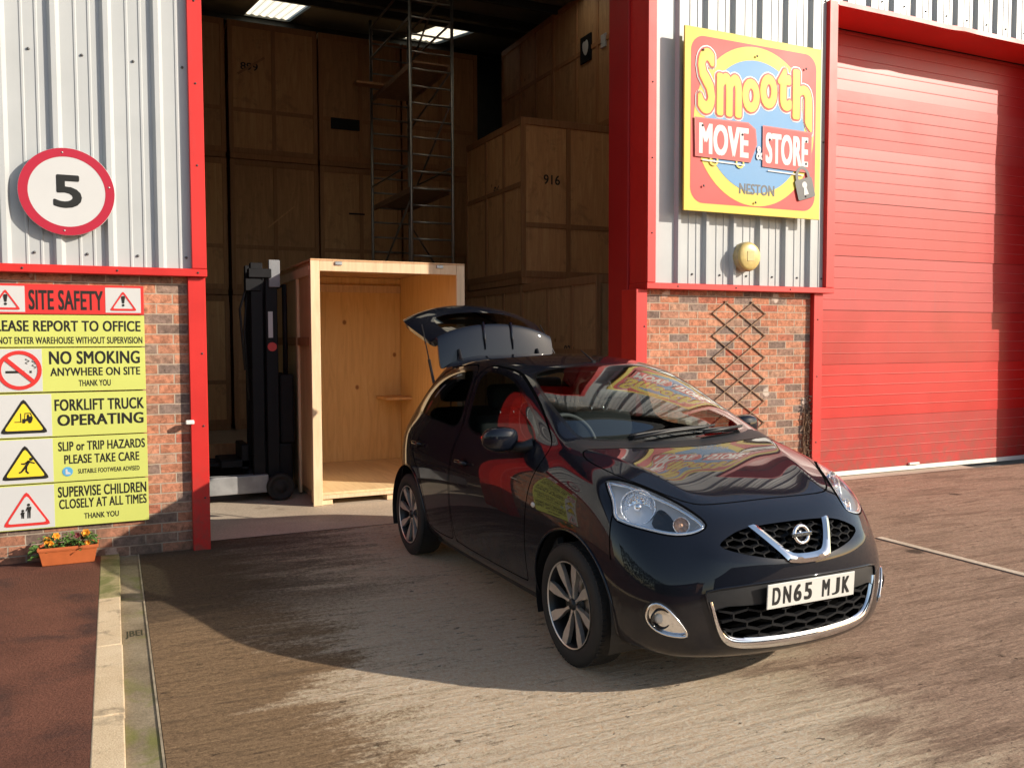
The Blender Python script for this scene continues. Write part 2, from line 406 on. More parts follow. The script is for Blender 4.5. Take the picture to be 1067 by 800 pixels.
FDOOR = [(-.395,1.055),(-.385,1.0),(-.40,.93),(-.435,.80),(-.455,.65),(-.47,.45),(-.475,.31),(-.50,.285),(-1.49,.285),(-1.535,.32),(-1.565,.63),(-1.53,.95),(-1.54,1.2),(-1.55,1.432),(-1.30,1.425),(-1.10,1.402),(-.95,1.352),(-.75,1.262),(-.57,1.165)]
RDOOR = [(-1.57,1.432),(-1.56,1.2),(-1.55,.95),(-1.585,.63),(-1.555,.32),(-1.60,.285),(-1.99,.285),(-2.04,.36),(-2.08,.50),(-2.17,.64),(-2.32,.76),(-2.44,.86),(-2.545,1.0),(-2.545,1.08),(-2.44,1.22),(-2.24,1.345),(-2.05,1.405),(-1.85,1.425)]
FWIN = [(-.50,1.035),(-1.0,1.018),(-1.465,1.022),(-1.475,1.2),(-1.485,1.392),(-1.30,1.388),(-1.13,1.368),(-.98,1.322),(-.80,1.238),(-.63,1.145)]
RWIN = [(-1.615,1.398),(-1.605,1.2),(-1.60,1.025),(-1.85,1.035),(-2.2,1.055),(-2.46,1.075),(-2.475,1.095),(-2.38,1.20),(-2.21,1.308),(-2.04,1.366),(-1.85,1.393)]
for a in ARCH: region('arch', a, 'side', lambda c, n: abs(c.y) > .42)
for nm, P in (('front_glass', FWIN), ('rear_glass', RWIN)):
    region(nm, smooth_poly(P, 2), 'side', sideF); region('win_trim', offset(smooth_poly(P, 2), .014), 'side', sideF)
for nm, P in (('front_door', FDOOR), ('rear_door', RDOOR)):
    S = smooth_poly(P, 2); region(nm, offset(S, -.0042), 'side', sideF); region('gap', offset(S, .0042), 'side', sideF)
# windscreen
WS = mirror([(-1.035,.0),(-1.035,.25),(-1.03,.44),(-.98,.515),(-.80,.548),(-.60,.562),(-.42,.566),(-.30,.56),(-.255,.50),(-.215,.40),(-.185,.24),(-.175,.12),(-.17,0)][::-1]) if 0 else None
hw = [(-1.035,.0),(-1.035,.25),(-1.032,.43),(-.99,.515),(-.80,.558),(-.60,.578),(-.42,.588),(-.31,.582),(-.262,.51),(-.225,.40),(-.190,.24),(-.177,.12)]
WS = hw + [(-.173,0)] + [(x,-y) for x, y in hw[:0:-1]]
WSi = smooth_poly(WS, 1)
region('windscreen', offset(WSi, -.022), 'top', lambda c, n: n.z > .15 and c.z > 1.02 and c.x > -1.3)
region('screen_seal', WSi, 'top', lambda c, n: n.z > .15 and c.z > 1.0 and c.x > -1.3)
hb = [(.488,0),(.487,.2),(.478,.36),(.445,.43),(.36,.50),(.26,.555),(.15,.612),(0,.648),(-.12,.655),(-.19,.62),(-.165,.45),(-.12,.25),(-.10,.12)]
BON = hb + [(-.098,0)] + [(x,-y) for x, y in hb[:0:-1]]
region('bonnet', offset(smooth_poly(BON,1), -.004), 'top', topF); region('gap', offset(smooth_poly(BON,1), .004), 'top', topF)
region('cowl', [(-.05,-.62),(-.05,.62),(-.30,.66),(-.30,-.66)], 'top', lambda c, n: n.z > .15 and c.z > .98 and -.3 < c.x < -.05, cut=False)
# lamps
HLP = [(.120,.685,.930),(.183,.615,.928),(.3,.552,.897),(.413,.488,.855),(.508,.445,.811),(.572,.42,.768),(.58,.455,.745),(.565,.516,.727),(.521,.587,.723),(.442,.666,.742),(.372,.721,.757),(.306,.755,.775),(.262,.725,.842),(.185,.71,.893)]
HL2 = smooth_poly([(y*.6-x*.8, z) for x, y, z in HLP], 2)
region('lamp', offset(HL2, -.004), 'corner', cornF); region('gap', offset(HL2, .003), 'corner', cornF)
# front openings
GZ = lambda P: [(y, .690+(z-.690)*.84) for y, z in P]
GR = smooth_poly(mirror(GZ([(0,.772),(.18,.768),(.29,.755),(.37,.722),(.425,.685),(.34,.650),(.22,.622),(.12,.606),(0,.602)])), 1)
region('grille', GR, 'front', lambda c, n: c.x > .4)
IN = smooth_poly(mirror([(0,.437),(.25,.437),(.478,.437),(.462,.38),(.435,.325),(.39,.285),(.27,.268),(0,.258)]), 1)
BAND = smooth_poly(mirror([(0,.538),(.25,.535),(.50,.512),(.512,.48),(.49,.40),(.46,.31),(.41,.255),(.28,.238),(0,.228)]), 1)
region('intake', IN, 'front', lambda c, n: c.x > .4); region('intake_band', BAND, 'front', lambda c, n: c.x > .4)
FOGP = smooth_poly([(.712,.405),(.70,.436),(.678,.446),(.650,.425),(.622,.388),(.592,.342),(.576,.312),(.592,.303),(.635,.305),(.675,.318),(.702,.345),(.713,.375)], 1)
FOGB = offset(FOGP, .012)
for s in (1, -1):
    region('fog', [(s*y, z) for y, z in FOGP], 'front', lambda c, n: c.x > .3)
    region('fog_surround', [(s*y, z) for y, z in FOGB], 'front', lambda c, n: c.x > .3)
region('gap', [(.341,.60),(.299,.790),(.292,.790),(.334,.60)], 'side', lambda c, n: c.x > .2)
region('bumper', [(.338,.1),(.340,.45),(.335,.60),(.295,.77),(.30,.80),(.40,.845),(.46,.85),(.9,.9),(.9,.1)], 'side', lambda c, n: c.x > .2)
# boot opening
region('boot', [(-2.50,-.52),(-2.50,.52),(-3.3,.60),(-3.3,-.60)], 'top', lambda c, n: c.z > 1.30 and c.x < -2.2)
region('boot', smooth_poly(mirror([(0,1.7),(.45,1.7),(.50,1.45),(.545,1.30),(.585,1.1),(.60,.95),(.55,.72),(.45,.64),(0,.63)]),1), 'front', lambda c, n: c.x < -2.4)
_bm.faces.ensure_lookup_table()
CEN = [f.calc_center_median() for f in _bm.faces]; NRM = []
for f in _bm.faces:
    n = Vector()
    for v in f.verts: n += v[LN]
    NRM.append(n.normalized())
FREG = np.full(len(CEN), '', dtype=object)
for name, pts, pr, flt in REG:
    P = np.array([PR[pr](c) for c in CEN]); k = inside(P, pts) & (FREG == '')
    for i in np.nonzero(k)[0]:
        if flt(CEN[i], NRM[i]): FREG[i] = name
def part_mesh(sel, shift=None, walls=False, name='p'):
    """faces sel (indices) as a mesh with the body's smooth normals; shift moves them, walls closes the step"""
    vid, V, Nn, F = {}, [], [], []
    def vi(v):
        if v not in vid: vid[v] = len(V); V.append(v.co + (shift if shift is not None else Vector())); Nn.append(tuple(v[LN]))
        return vid[v]
    faces = [_bm.faces[i] for i in sel]; S = set(faces)
    for f in faces: F.append([vi(v) for v in f.verts])
    nb = len(F)
    if walls:
        for f in faces:
            for l in f.loops:
                if not any(g in S for g in l.edge.link_faces if g is not f):
                    a, b = l.vert, l.link_loop_next.vert
                    i0 = len(V); V += [a.co.copy(), b.co.copy()]; Nn += [tuple(a[LN])]*2
                    F.append([vi(b), vi(a), i0, i0+1])
    me = bpy.data.meshes.new(name); me.from_pydata([tuple(v) for v in V], [], F); me.validate(); me.shade_smooth()
    if not walls: me.normals_split_custom_set_from_vertices(Nn)
    else: me.set_sharp_from_angle(angle=R(40))
    return me
def pick(name, side=None): return [i for i in range(len(CEN)) if FREG[i] == name and (side is None or CEN[i].y*side > 0)]
def surf(o, d):
    h = BVH.ray_cast(Vector(o), Vector(d)); return (h[0], h[1]) if h[0] is not None else (None, None)
def sx(y, z, off=0.0):
    p, n = surf((3, y, z), (-1,0,0)); return p + n*off if p else Vector((.6, y, z))
def sy(x, z, s, off=0.0):
    p, n = surf((x, s*3, z), (0,-s,0)); return p + n*off
def sz(x, y, off=0.0):
    p, n = surf((x, y, 3), (0,0,-1)); return p + n*off

car = thing('hatchback_car', 'black five-door hatchback parked with its tailgate raised, number plate DN65 MJK', 'car', (CARX, CARY, 0), -math.pi/2+CARA)
paintsel = [i for i in range(len(CEN)) if FREG[i] == '']
body = obj('body_shell', part_mesh(paintsel), PAINT, car)
obj('shut_line', part_mesh(pick('gap')), GAPDARK, body)
bon = obj('bonnet', part_mesh(pick('bonnet')), PAINT, car)
bump_ = obj('bumper', part_mesh(pick('bumper')), PAINT, car)
obj('windscreen', part_mesh(pick('windscreen')), GLASS, car)
obj('screen_seal', part_mesh(pick('screen_seal')), GLOSSB, body)
obj('cowl_panel', part_mesh(pick('cowl')), BLACKP, car)
for s in (-1, 1):
    for nm in ('front', 'rear'):
        d = obj('door', part_mesh(pick(nm+'_door', s)), PAINT, car)
        obj('window', part_mesh(pick(nm+'_glass', s)), TINT if nm == 'rear' else SIDEG, d)
        wt = [i for i in pick('win_trim', s) if (CEN[i].x > -1.54) == (nm == 'front')]
        obj('window_trim', part_mesh(wt), GLOSSB, d)
        hx, hz = (-1.33, .83) if nm == 'front' else (-2.20, .858)
        bm = bmesh.new()
        pts = [sy(hx+t, hz+.002*math.cos(t*20), s, .012+.026*max(0, 1-(t/.085)**4)) for t in np.linspace(-.085, .085, 11)]
        tube(bm, pts, [.008]+[.0125]*9+[.008], 10)
        obj('door_handle', bm, PAINT, d)
        bm = bmesh.new(); c = [sy(hx+.045*math.cos(a), hz+.032*math.sin(a), s, .0015) for a in np.linspace(0, 2*math.pi, 20, endpoint=False)]
        bm.faces.new([bm.verts.new(p) for p in (c if s < 0 else c[::-1])]); obj('handle_recess', bm, GLOSSB, d)
# lamps
for s in (-1, 1):
    sel = pick('lamp', s)
    hl = obj('headlight', part_mesh(sel, Vector((-.095, -s*.045, -.012)), True), [LAMPS, GLOSSB], car)
    for f in hl.data.polygons:
        c = f.center; u = abs(c.y)*.6-c.x*.8
        f.material_index = 0
    obj('lens', part_mesh(sel), LENS, hl)
    def corner_pt(q, push):
        # find the surface point whose corner projection is q
        u, z = q; o = Vector((0, 0, 0)); d = Vector((.6, s*.8, 0))        # direction along which u is constant
        base = Vector((-u*.8, s*u*.6, z)); h = BVH.ray_cast(base + d*2, -d); 
        return (h[0] - h[1]*push) if h[0] is not None else None
    axis = Vector((.80, s*.44, .26)).normalized(); CC = []
    for nm, p, r, mt, dep in (('reflector_bowl', (.100,.836), .076, FACET, .055), ('indicator_bowl', (-.101,.768), .034, FACET, .03)):
        c = corner_pt(p, 0) - axis*(.052 if r > .05 else .022); CC.append(c)
        bm = bmesh.new(); prof = [(.001,-dep)] + [(r*math.sin(t), -dep*math.cos(t)) for t in np.linspace(.15, math.pi/2, 9)] + [(r*1.06, .004), (r*1.10, 0.0), (r*1.1,-.02)]
        lathe(bm, [(a, b) for a, b in prof], 28, 'Z'); move(bm, Matrix.Translation(c) @ axis.to_track_quat('Z','Y').to_matrix().to_4x4())
        bw = obj(nm, bm, mt, hl)
    bm = bmesh.new(); lathe(bm, [(.001,.03),(.012,.03),(.02,.018),(.022,-.045)], 16, 'Z')
    move(bm, Matrix.Translation(CC[0]-axis*.02) @ axis.to_track_quat('Z','Y').to_matrix().to_4x4()); obj('bulb_shield', bm, CHROME, hl)
    bm = bmesh.new(); lathe(bm, [(.001,.018),(.008,.015),(.010,.005),(.010,-.02)], 14, 'Z')
    move(bm, Matrix.Translation(CC[1]-axis*.016) @ axis.to_track_quat('Z','Y').to_matrix().to_4x4()); obj('indicator_bulb', bm, AMBER, hl)
    bm = bmesh.new(); P = smooth_poly([(.032,.778),(-.055,.742),(-.108,.738),(-.082,.782),(-.052,.818),(-.015,.846),(.022,.858),(.030,.82)], 2); W3 = [corner_pt(q, .050) for q in P]
    vs_ = [bm.verts.new(p) for p in W3]; cc = bm.verts.new(sum(W3, Vector())/len(W3))
    for k in range(len(vs_)): bm.faces.new((vs_[k], vs_[(k+1) % len(vs_)], cc))
    obj('dark_bezel', bm, GLOSSB, hl)
    # bright rim just under the lens edge
    bm = bmesh.new()
    rim = [corner_pt(q, .008) for q in offset(HL2, -.012)]
    rim = [p for p in rim if p is not None and abs(p.y) > .3 and p.x > 0]
    tube(bm, rim, .0075, 6, closed=True); obj('lamp_rim', bm, CHROME, hl)
    fog = obj('fog_lamp', part_mesh(pick('fog', s), Vector((-.012, 0, 0)), True), CHROME, car)
    obj('fog_surround', part_mesh(pick('fog_surround', s)), BLACKP, fog)
    c = sx(s*.672, .375, -.004); ax = Vector((.92, s*.35, 0)).normalized(); Mx = Matrix.Translation(c) @ ax.to_track_quat('Z','Y').to_matrix().to_4x4()
    bm = bmesh.new(); lathe(bm, [(.047,.0),(.045,.008),(.040,.006),(.036,-.02),(.001,-.03)], 24, 'Z'); move(bm, Mx); obj('lamp_housing', bm, GLOSSB, fog)
    bm = bmesh.new(); lathe(bm, [(.001,.0),(.018,-.002),(.026,-.010),(.027,-.02)], 20, 'Z'); move(bm, Mx); obj('lamp_glass', bm, CLEARP, fog)
    bm = bmesh.new(); pts = [sx(s*y, z, .004) for y, z in FOGP]; tube(bm, pts, .006, 6, closed=True); obj('fog_bezel', bm, CHROME, fog)
    p = sy(-.364, .733, s, 0); bm = bmesh.new(); bmesh.ops.create_uvsphere(bm, u_segments=14, v_segments=8, radius=1)
    move(bm, Matrix.Translation(p) @ Matrix.Diagonal((.021,.009,.014,1))); obj('side_repeater', bm, CLEARP, car, smooth=180)
# grilles
gr = obj('grille', part_mesh(pick('grille'), Vector((-.07,0,0)), True), GAPDARK, car)
ik = obj('lower_intake', part_mesh(pick('intake'), Vector((-.10,0,0)), True), GAPDARK, car)
obj('intake_frame', part_mesh(pick('intake_band'), Vector((-.006,0,0)), True), BLACKP, car)
def honeycomb(poly, w, h, back, r):
    bm = bmesh.new(); P = np.array(poly); y0, z0 = P.min(0); y1, z1 = P.max(0)
    rows = int((z1-z0)/h)+3; cols = int((y1-y0)/w)+3; segs = set()
    for i in range(-1, rows):
        for j in range(-1, cols):
            cy, cz = j*w+(w/2 if i % 2 else 0)-((cols-2)*w/2), z0+i*h
            pts = [(cy-w/2, cz-h*.30), (cy-w/2, cz+h*.30), (cy, cz+h*.66), (cy+w/2, cz+h*.30), (cy+w/2, cz-h*.30), (cy, cz-h*.66)]
            for a in range(6):
                p, q = pts[a], pts[(a+1) % 6]; k = tuple(sorted((tuple(np.round(p, 4)), tuple(np.round(q, 4))))); segs.add(k)
    op = offset(poly, -.004)
    for p, q in segs:
        L = [np.array(p)*(1-t)+np.array(q)*t for t in (0,.25,.5,.75,1)]; ins = inside(np.array(L), op)
        run = [l for l, k in zip(L, ins) if k]
        if len(run) < 2: continue
        a, b = run[0], run[-1]
        A, B = sx(a[0], a[1], -back), sx(b[0], b[1], -back); A2, B2 = A+Vector((-.022,0,0)), B+Vector((-.022,0,0))
        dv = (B-A).normalized(); nn = dv.cross(Vector((1,0,0))).normalized()*r
        vs_ = [bm.verts.new(x) for x in (A+nn, A-nn, B-nn, B+nn, A2+nn, A2-nn, B2-nn, B2+nn)]
        for f in ((0,1,2,3),(0,3,7,4),(1,5,6,2),(0,4,5,1),(3,2,6,7)): bm.faces.new([vs_[i] for i in f])
    bmesh.ops.recalc_face_normals(bm, faces=bm.faces[:]); return bm
obj('mesh_insert', honeycomb(GR, .074, .0265, .010, .0030), MATTB, gr)
obj('mesh_insert', honeycomb(IN, .130, .042, .018, .0040), MATTB, ik)
def resamp(pts, n):
    P = [Vector(p) for p in pts]; L = [0]
    for p, q in zip(P, P[1:]): L.append(L[-1]+(q-p).length)
    o = []
    for k in range(n):
        t = L[-1]*k/(n-1); i = min(len(P)-2, max(j for j in range(len(L)) if L[j] <= t+1e-9)); o.append(tuple(P[i].lerp(P[i+1], (t-L[i])/max(1e-9, L[i+1]-L[i]))))
    return o
def soft(pts, n=2):
    for _ in range(n): pts = [pts[0]] + [q for a, b in zip(pts, pts[1:]) for q in ((a[0]*.75+b[0]*.25, a[1]*.75+b[1]*.25), (a[0]*.25+b[0]*.75, a[1]*.25+b[1]*.75))] + [pts[-1]]
    return pts
def ribbon(outer, inner, f, b, tilt=0.0, n=72):
    """bright strip between two mirrored half-outlines, lying proud of the body surface"""
    full = lambda h: h + [(-y, z) for y, z in h[-2::-1]]
    A, B = resamp(soft(full(outer)), n), resamp(soft(full(inner)), n); bm = bmesh.new(); m_ = 4; rows = []
    for p, q in zip(A, B):
        pt = [(p[0]+(q[0]-p[0])*k/m_, p[1]+(q[1]-p[1])*k/m_) for k in range(m_+1)]
        r_ = [bm.verts.new(sx(pt[0][0], pt[0][1], -b))] + [bm.verts.new(sx(y, z, f*(.5+.5*(1-abs(2*k/m_-1)))-tilt*(k/m_))) for k, (y, z) in enumerate(pt)] + [bm.verts.new(sx(pt[-1][0], pt[-1][1], -b))]
        rows.append(r_)
    for r0, r1 in zip(rows, rows[1:]):
        for k in range(m_+2): bm.faces.new((r0[k], r1[k], r1[k+1], r0[k+1]))
    bm.faces.new(rows[0]); bm.faces.new(rows[-1][::-1]); bmesh.ops.recalc_face_normals(bm, faces=bm.faces[:]); return bm
def dens(pts, step=.02, closed=True):
    o = []; n = len(pts)
    for i in range(n if closed else n-1):
        a, b = Vector(pts[i]), Vector(pts[(i+1) % n]); k = max(1, int((b-a).length/step))
        o += [tuple(a.lerp(b, t/k)) for t in range(k)]
    return o
obj('chrome_wing', ribbon(GZ([(.242,.764),(.208,.718),(.150,.638),(.122,.592),(.085,.584),(0,.580)]), GZ([(.196,.764),(.164,.718),(.116,.656),(.090,.632),(.070,.625),(0,.621)]), .018, .03), CHROME, gr, smooth=50)
obj('intake_rim', (lambda b_: (tube(b_, [sx(y, z, .002) for y, z in dens(BAND, .02)], .0045, 6, closed=True), b_)[1])(bmesh.new()), PAINT, ik)
obj('chrome_lip', ribbon([(.496,.460),(.472,.350),(.442,.288),(.397,.254),(.29,.238),(0,.229)], [(.478,.460),(.450,.355),(.418,.310),(.383,.290),(.28,.279),(0,.271)], .014, .02, .020), CHROME, ik, smooth=50)
# emblem: ring with a bar
bm = bmesh.new(); c = sx(0, .697, .022); lathe(bm, [(.032+.0075*math.cos(t), .0075*math.sin(t)) for t in np.linspace(0, 2*math.pi, 12, endpoint=False)], 32, 'X', closed=True)
box(bm, (-.006,-.047,-.0085), (.009,.047,.0085), .003)
move(bm, Matrix.Translation(c) @ Matrix.Rotation(R(-12), 4, 'Y') @ Matrix.Diagonal((1,1.28,1.2,1))); obj('emblem', bm, CHROME, gr)
bm = bmesh.new(); lathe(bm, [(.001,-.004),(.038,-.004),(.038,-.012)], 24, 'X'); move(bm, Matrix.Translation(c) @ Matrix.Rotation(R(-12), 4, 'Y')); obj('emblem_disc', bm, GLOSSB, gr)
eb = text_bm('NISSAN', (-.036,.036,-.0045,.0045), 0, 0, .03); move(eb, Matrix.Translation(c+Vector((.0095,0,0))) @ Matrix.Rotation(R(-12), 4, 'Y') @ Matrix.Rotation(R(90), 4, 'Z')); obj('emblem_lettering', eb, BLACKL, gr)
# number plate
Mp = Matrix.Translation((.782, 0, .4735)) @ Matrix.Rotation(R(3), 4, 'Y') @ Matrix.Rotation(R(90), 4, 'Z')
bm = bmesh.new(); box(bm, (-.26,0,-.0555), (.26,.006,.0555), .002); box(bm, (-.2,.006,-.04), (.2,.03,.04)); move(bm, Mp); pl = obj('number_plate', bm, WHITEP, car)
bm = bmesh.new(); x = -.232
for ch, w in (('D',.05),('N',.05),('6',.05),('5',.05),(None,.034),('M',.05),('J',.05),('K',.05)):
    if ch is None: move(bm, Mp); obj('plate_lettering', bm, BLACKL, pl); bm = bmesh.new()
    if ch: join(bm, text_bm(ch, (x, x+w-.004, -.0385, .0405), -.0005, 0, .012 if ch == 'J' else .045))
    x += w+.0115
move(bm, Mp); obj('plate_lettering', bm, BLACKL, pl)
# mirrors
for s in (-1, 1):
    bm = bmesh.new()
    prof = [(-.10,.02,.052,.040),(-.06,.045,.068,.058),(0,.055,.074,.066),(.06,.05,.070,.062),(.10,.03,.05,.044)]
    for yy, dx, hz, dz in prof: pass
    rings = []
    for yy, dx, hz, dz in [(-.105,.008,.020,.0)]+prof+[(.118,.008,.015,.0)]:
        rings.append([bm.verts.new((-.672 + dx*1.2*math.copysign(abs(math.cos(a))**.7, math.cos(a)) - (.012 if math.cos(a) < 0 else 0)*0 - yy*s*0.10*s, s*(.862+yy*.92), 1.048 + hz*.98*math.copysign(abs(math.sin(a))**.62, math.sin(a)))) for a in (QA if 0 else np.linspace(0, 2*math.pi, 14, endpoint=False))])
    for a, b in zip(rings, rings[1:]):
        for k in range(14): bm.faces.new((a[k], a[(k+1)%14], b[(k+1)%14], b[k]))
    bm.faces.new(rings[0]); bm.faces.new(rings[-1][::-1]); bmesh.ops.recalc_face_normals(bm, faces=bm.faces[:])
    me = bpy.data.meshes.new('x'); bm.to_mesh(me); bm.free(); mr = obj('door_mirror', subsurf_mesh(me, 2), PAINT, car, smooth=180)
    bm = bmesh.new(); tube(bm, [(-.58, s*.70, 1.02), (-.62, s*.75, 1.005), (-.66, s*.81, 1.005)], [.040,.030,.026], 10); obj('mirror_arm', bm, BLACKP, mr)
    bm = bmesh.new(); pts = circ(s*.87, 1.05, .080, 24, .05); prism(bm, pts, lambda p: Vector((-.738, p[0], p[1])), lambda p: Vector((-.744, p[0], p[1]))); obj('mirror_glass', bm, CHROME, mr)
# wipers, antenna
for pts in ([(-.20,-.30),(-.235,-.05),(-.262,.20),(-.285,.30)], [(-.205,.16),(-.245,.34),(-.29,.50)]):
    bm = bmesh.new(); P = [sz(x, y, .022) for x, y in pts]; tube(bm, P, [.011,.010,.008,.006][:len(P)], 6)
    Q = [sz(x-.012, y+.05, .012) for x, y in dens([(pts[0][0]-.03, pts[0][1]-.05), pts[-1]], .05, False)]; tube(bm, Q, .006, 5)
    obj('wiper', bm, BLACKP, car)
bm = bmesh.new(); a = sz(-1.10, .0, 0); tube(bm, [a, a+Vector((-.02,0,.008)), a+Vector((-.17,0,.075))], [.014,.008,.003], 8); obj('aerial', bm, BLACKP, car)
# wheels
for wx in (0, -2.45):
    for s in (-1, 1):
        w = thing('wheel', None, None); w.parent = car; w.location = (wx, s*(.724 if wx == 0 else .706), .300)
        def put(nm, bm, mt):
            if s > 0: move(bm, Matrix.Rotation(math.pi, 4, 'Z'))
            obj(nm, bm, mt, w)
        bm = bmesh.new(); lathe(bm, [(.214,-.082),(.222,-.090),(.245,-.0945),(.272,-.093),(.288,-.084),(.296,-.070),(.2995,-.045),(.300,0),(.2995,.045),(.296,.07),(.288,.084),(.25,.092),(.214,.082)], 72, 'Y')
        for k in range(72):       # tread blocks along the shoulder
            a = 2*math.pi*k/72; M = Matrix.Rotation(a, 4, 'Y') @ Matrix.Translation((.2975,-.066,0)); b2 = bmesh.new(); box(b2, (-.004,-.012,-.009), (.0025,.012,.009), .001); join(bm, b2, M)
        put('tyre', bm, RUBBER)
        bm = bmesh.new(); lathe(bm, [(.216,-.086),(.214,-.090),(.208,-.090),(.203,-.080),(.196,-.05),(.19,.02),(.2,.08)], 64, 'Y'); lathe(bm, [(.001,.0),(.19,.005),(.19,.015)], 48, 'Y'); put('rim', bm, DALLOY)
        bm = bmesh.new()
        lathe(bm, [(.2125,-.0925),(.2085,-.0925),(.206,-.088)], 64, 'Y')
        for k in range(8):
            a = 2*math.pi*k/8+.2
            out = [(.030,-.010),(.06,-.0065),(.09,-.009),(.125,-.019),(.16,-.028),(.206,-.029),(.206,.017),(.16,.021),(.125,.017),(.09,.009),(.06,.0065),(.030,.010)]
            b2 = bmesh.new(); f = lambda r_: -.060-.026*min(1, r_/.2)
            prism(b2, out, lambda p: Vector((p[0], f(p[0])+.022, p[1])), lambda p: Vector((p[0], f(p[0]), p[1]))); join(bm, b2, Matrix.Rotation(a, 4, 'Y'))
        put('spokes', bm, SATIN)
        bm = bmesh.new(); lathe(bm, [(.001,-.078),(.022,-.077),(.027,-.070),(.028,-.05),(.055,-.045),(.058,-.02)], 28, 'Y')
        for k in range(4):
            b2 = bmesh.new(); lathe(b2, [(.001,-.062),(.009,-.062),(.010,-.04)], 8, 'Y'); join(bm, b2, Matrix.Translation((.043*math.cos(k*1.571), 0, .043*math.sin(k*1.571))))
        put('hub_cap', bm, DALLOY)
        bm = bmesh.new(); lathe(bm, [(.05,-.03),(.135,-.03),(.135,-.012),(.05,-.012)], 40, 'Y'); put('brake_disc', bm, STEEL)
# rolled arch lips, tailgate hinges
for wx in (0, -2.45):
    for s in (-1, 1):
        P = []
        for k in range(61):
            a = R(-14+208*k/60); x, z = wx+.370*math.cos(a), .300+.370*math.sin(a)
            h = BVH.ray_cast(Vector((x, s*3, z)), Vector((0,-s,0)))
            if h[0] is not None and z > .235: P.append(h[0]+Vector((0, s*.001, 0)))
        bm = bmesh.new(); tube(bm, P, .0075, 6); obj('arch_lip', bm, PAINT, body)
# liners, underbody
for wx in (0, -2.45):
    for s in (-1, 1):
        bm = bmesh.new(); n = 28; A, B = [], []
        for k in range(n+1):
            a = math.pi*(-.12+1.24*k/n); A.append(bm.verts.new((wx+.372*math.cos(a), s*.80, .300+.372*math.sin(a)))); B.append(bm.verts.new((wx+.372*math.cos(a), s*.46, .300+.372*math.sin(a))))
        for k in range(n): bm.faces.new((A[k], A[k+1], B[k+1], B[k]))
        bm.faces.new(B); obj('arch_liner', bm, BLACKP, body)
bm = bmesh.new(); box(bm, (-2.08,-.70,.17), (-.40,.70,.245)); box(bm, (-2.9,-.45,.19), (.60,.45,.26)); obj('underbody', bm, BLACKP, car)
# cabin
bm = bmesh.new(); box(bm, (-2.7,-.62,.26), (-.1,.62,.33)); box(bm, (-2.5,-.735,.30), (-.25,-.70,.93)); box(bm, (-2.5,.70,.30), (-.25,.735,.93)); obj('cabin_tub', bm, TRIM, car)
bm = bmesh.new(); hl_ = [(-2.45,1.40,.53),(-2.1,1.455,.55),(-1.6,1.462,.56),(-1.25,1.435,.56),(-1.07,1.395,.54)]; rr_ = [[bm.verts.new((x, s*w, z-(.05 if abs(s) == 1 else 0))) for s in (-1,-.5,0,.5,1)] for x, z, w in hl_]
for a, b in zip(rr_, rr_[1:]):
    for k in range(4): bm.faces.new((a[k], a[k+1], b[k+1], b[k]))
obj('headlining', bm, DASHM, car, smooth=180)
bm = bmesh.new(); dp = [(-.20,1.005),(-.35,1.015),(-.52,1.010),(-.62,.985),(-.68,.94),(-.70,.85),(-.66,.70),(-.5,.55)]
rows = [[bm.verts.new((x+.03*(abs(yy)/.66)**2*(-1 if i < 2 else 1), yy, z + (.035*math.exp(-((yy+.36)/.16)**2) if 1 < i < 5 else 0) - .02*(abs(yy)/.66)**3)) for yy in np.linspace(-.68,.68,21)] for i, (x, z) in enumerate(dp)]
for a, b in zip(rows, rows[1:]):
    for k in range(20): bm.faces.new((a[k], b[k], b[k+1], a[k+1]))
bmesh.ops.recalc_face_normals(bm, faces=bm.faces[:]); obj('dashboard', bm, DASHM, car, smooth=180)
bm = bmesh.new(); lathe(bm, [(.178+.014*math.cos(t), .014*math.sin(t)) for t in np.linspace(0, 2*math.pi, 10, endpoint=False)], 40, 'X', closed=True)
box(bm, (-.015,-.17,-.02), (.012,.17,.02), .008); box(bm, (-.02,-.07,-.06), (.02,.07,.05), .02); box(bm, (-.015,-.02,-.17), (.012,.02,0), .006)
move(bm, Matrix.Translation((-.79,-.36,.985)) @ Matrix.Rotation(R(-24), 4, 'Y')); obj('steering_wheel', bm, TRIM, car, smooth=40)
def seat(y, x, w):
    bm = bmesh.new(); box(bm, (x-.50, y-w, .40), (x, y+w, .55), .06, 3)
    b2 = bmesh.new(); box(b2, (-.08,-w,0), (.06,w,.62), .055, 3); join(bm, b2, Matrix.Translation((x-.50, y, .50)) @ Matrix.Rotation(R(-17), 4, 'Y'))
    s_ = obj('seat', bm, FABRIC, car, smooth=60)
    for k in ([0] if w < .4 else [-.4, .4]):
        b2 = bmesh.new(); box(b2, (-.045,-.125,0), (.045,.125,.17), .04, 3); move(b2, Matrix.Translation((x-.715, y+k, 1.13)) @ Matrix.Rotation(R(-12), 4, 'Y')); obj('headrest', b2, FABRIC, s_, smooth=60)
        b2 = bmesh.new(); tube(b2, [(x-.69, y+k-.05, 1.05), (x-.705, y+k-.05, 1.16)], .006, 6); tube(b2, [(x-.69, y+k+.05, 1.05), (x-.705, y+k+.05, 1.16)], .006, 6); obj('headrest_post', b2, CHROME, s_)
seat(-.36, -.95, .25); seat(.36, -.95, .25); seat(0, -1.75, .62)
bm = bmesh.new(); box(bm, (-2.80,-.60,.50), (-2.2,.60,.54)); box(bm, (-2.66,-.64,.40), (-2.3,-.60,.9)); box(bm, (-2.66,.60,.40), (-2.3,.64,.9)); obj('boot_lining', bm, TRIM, car)
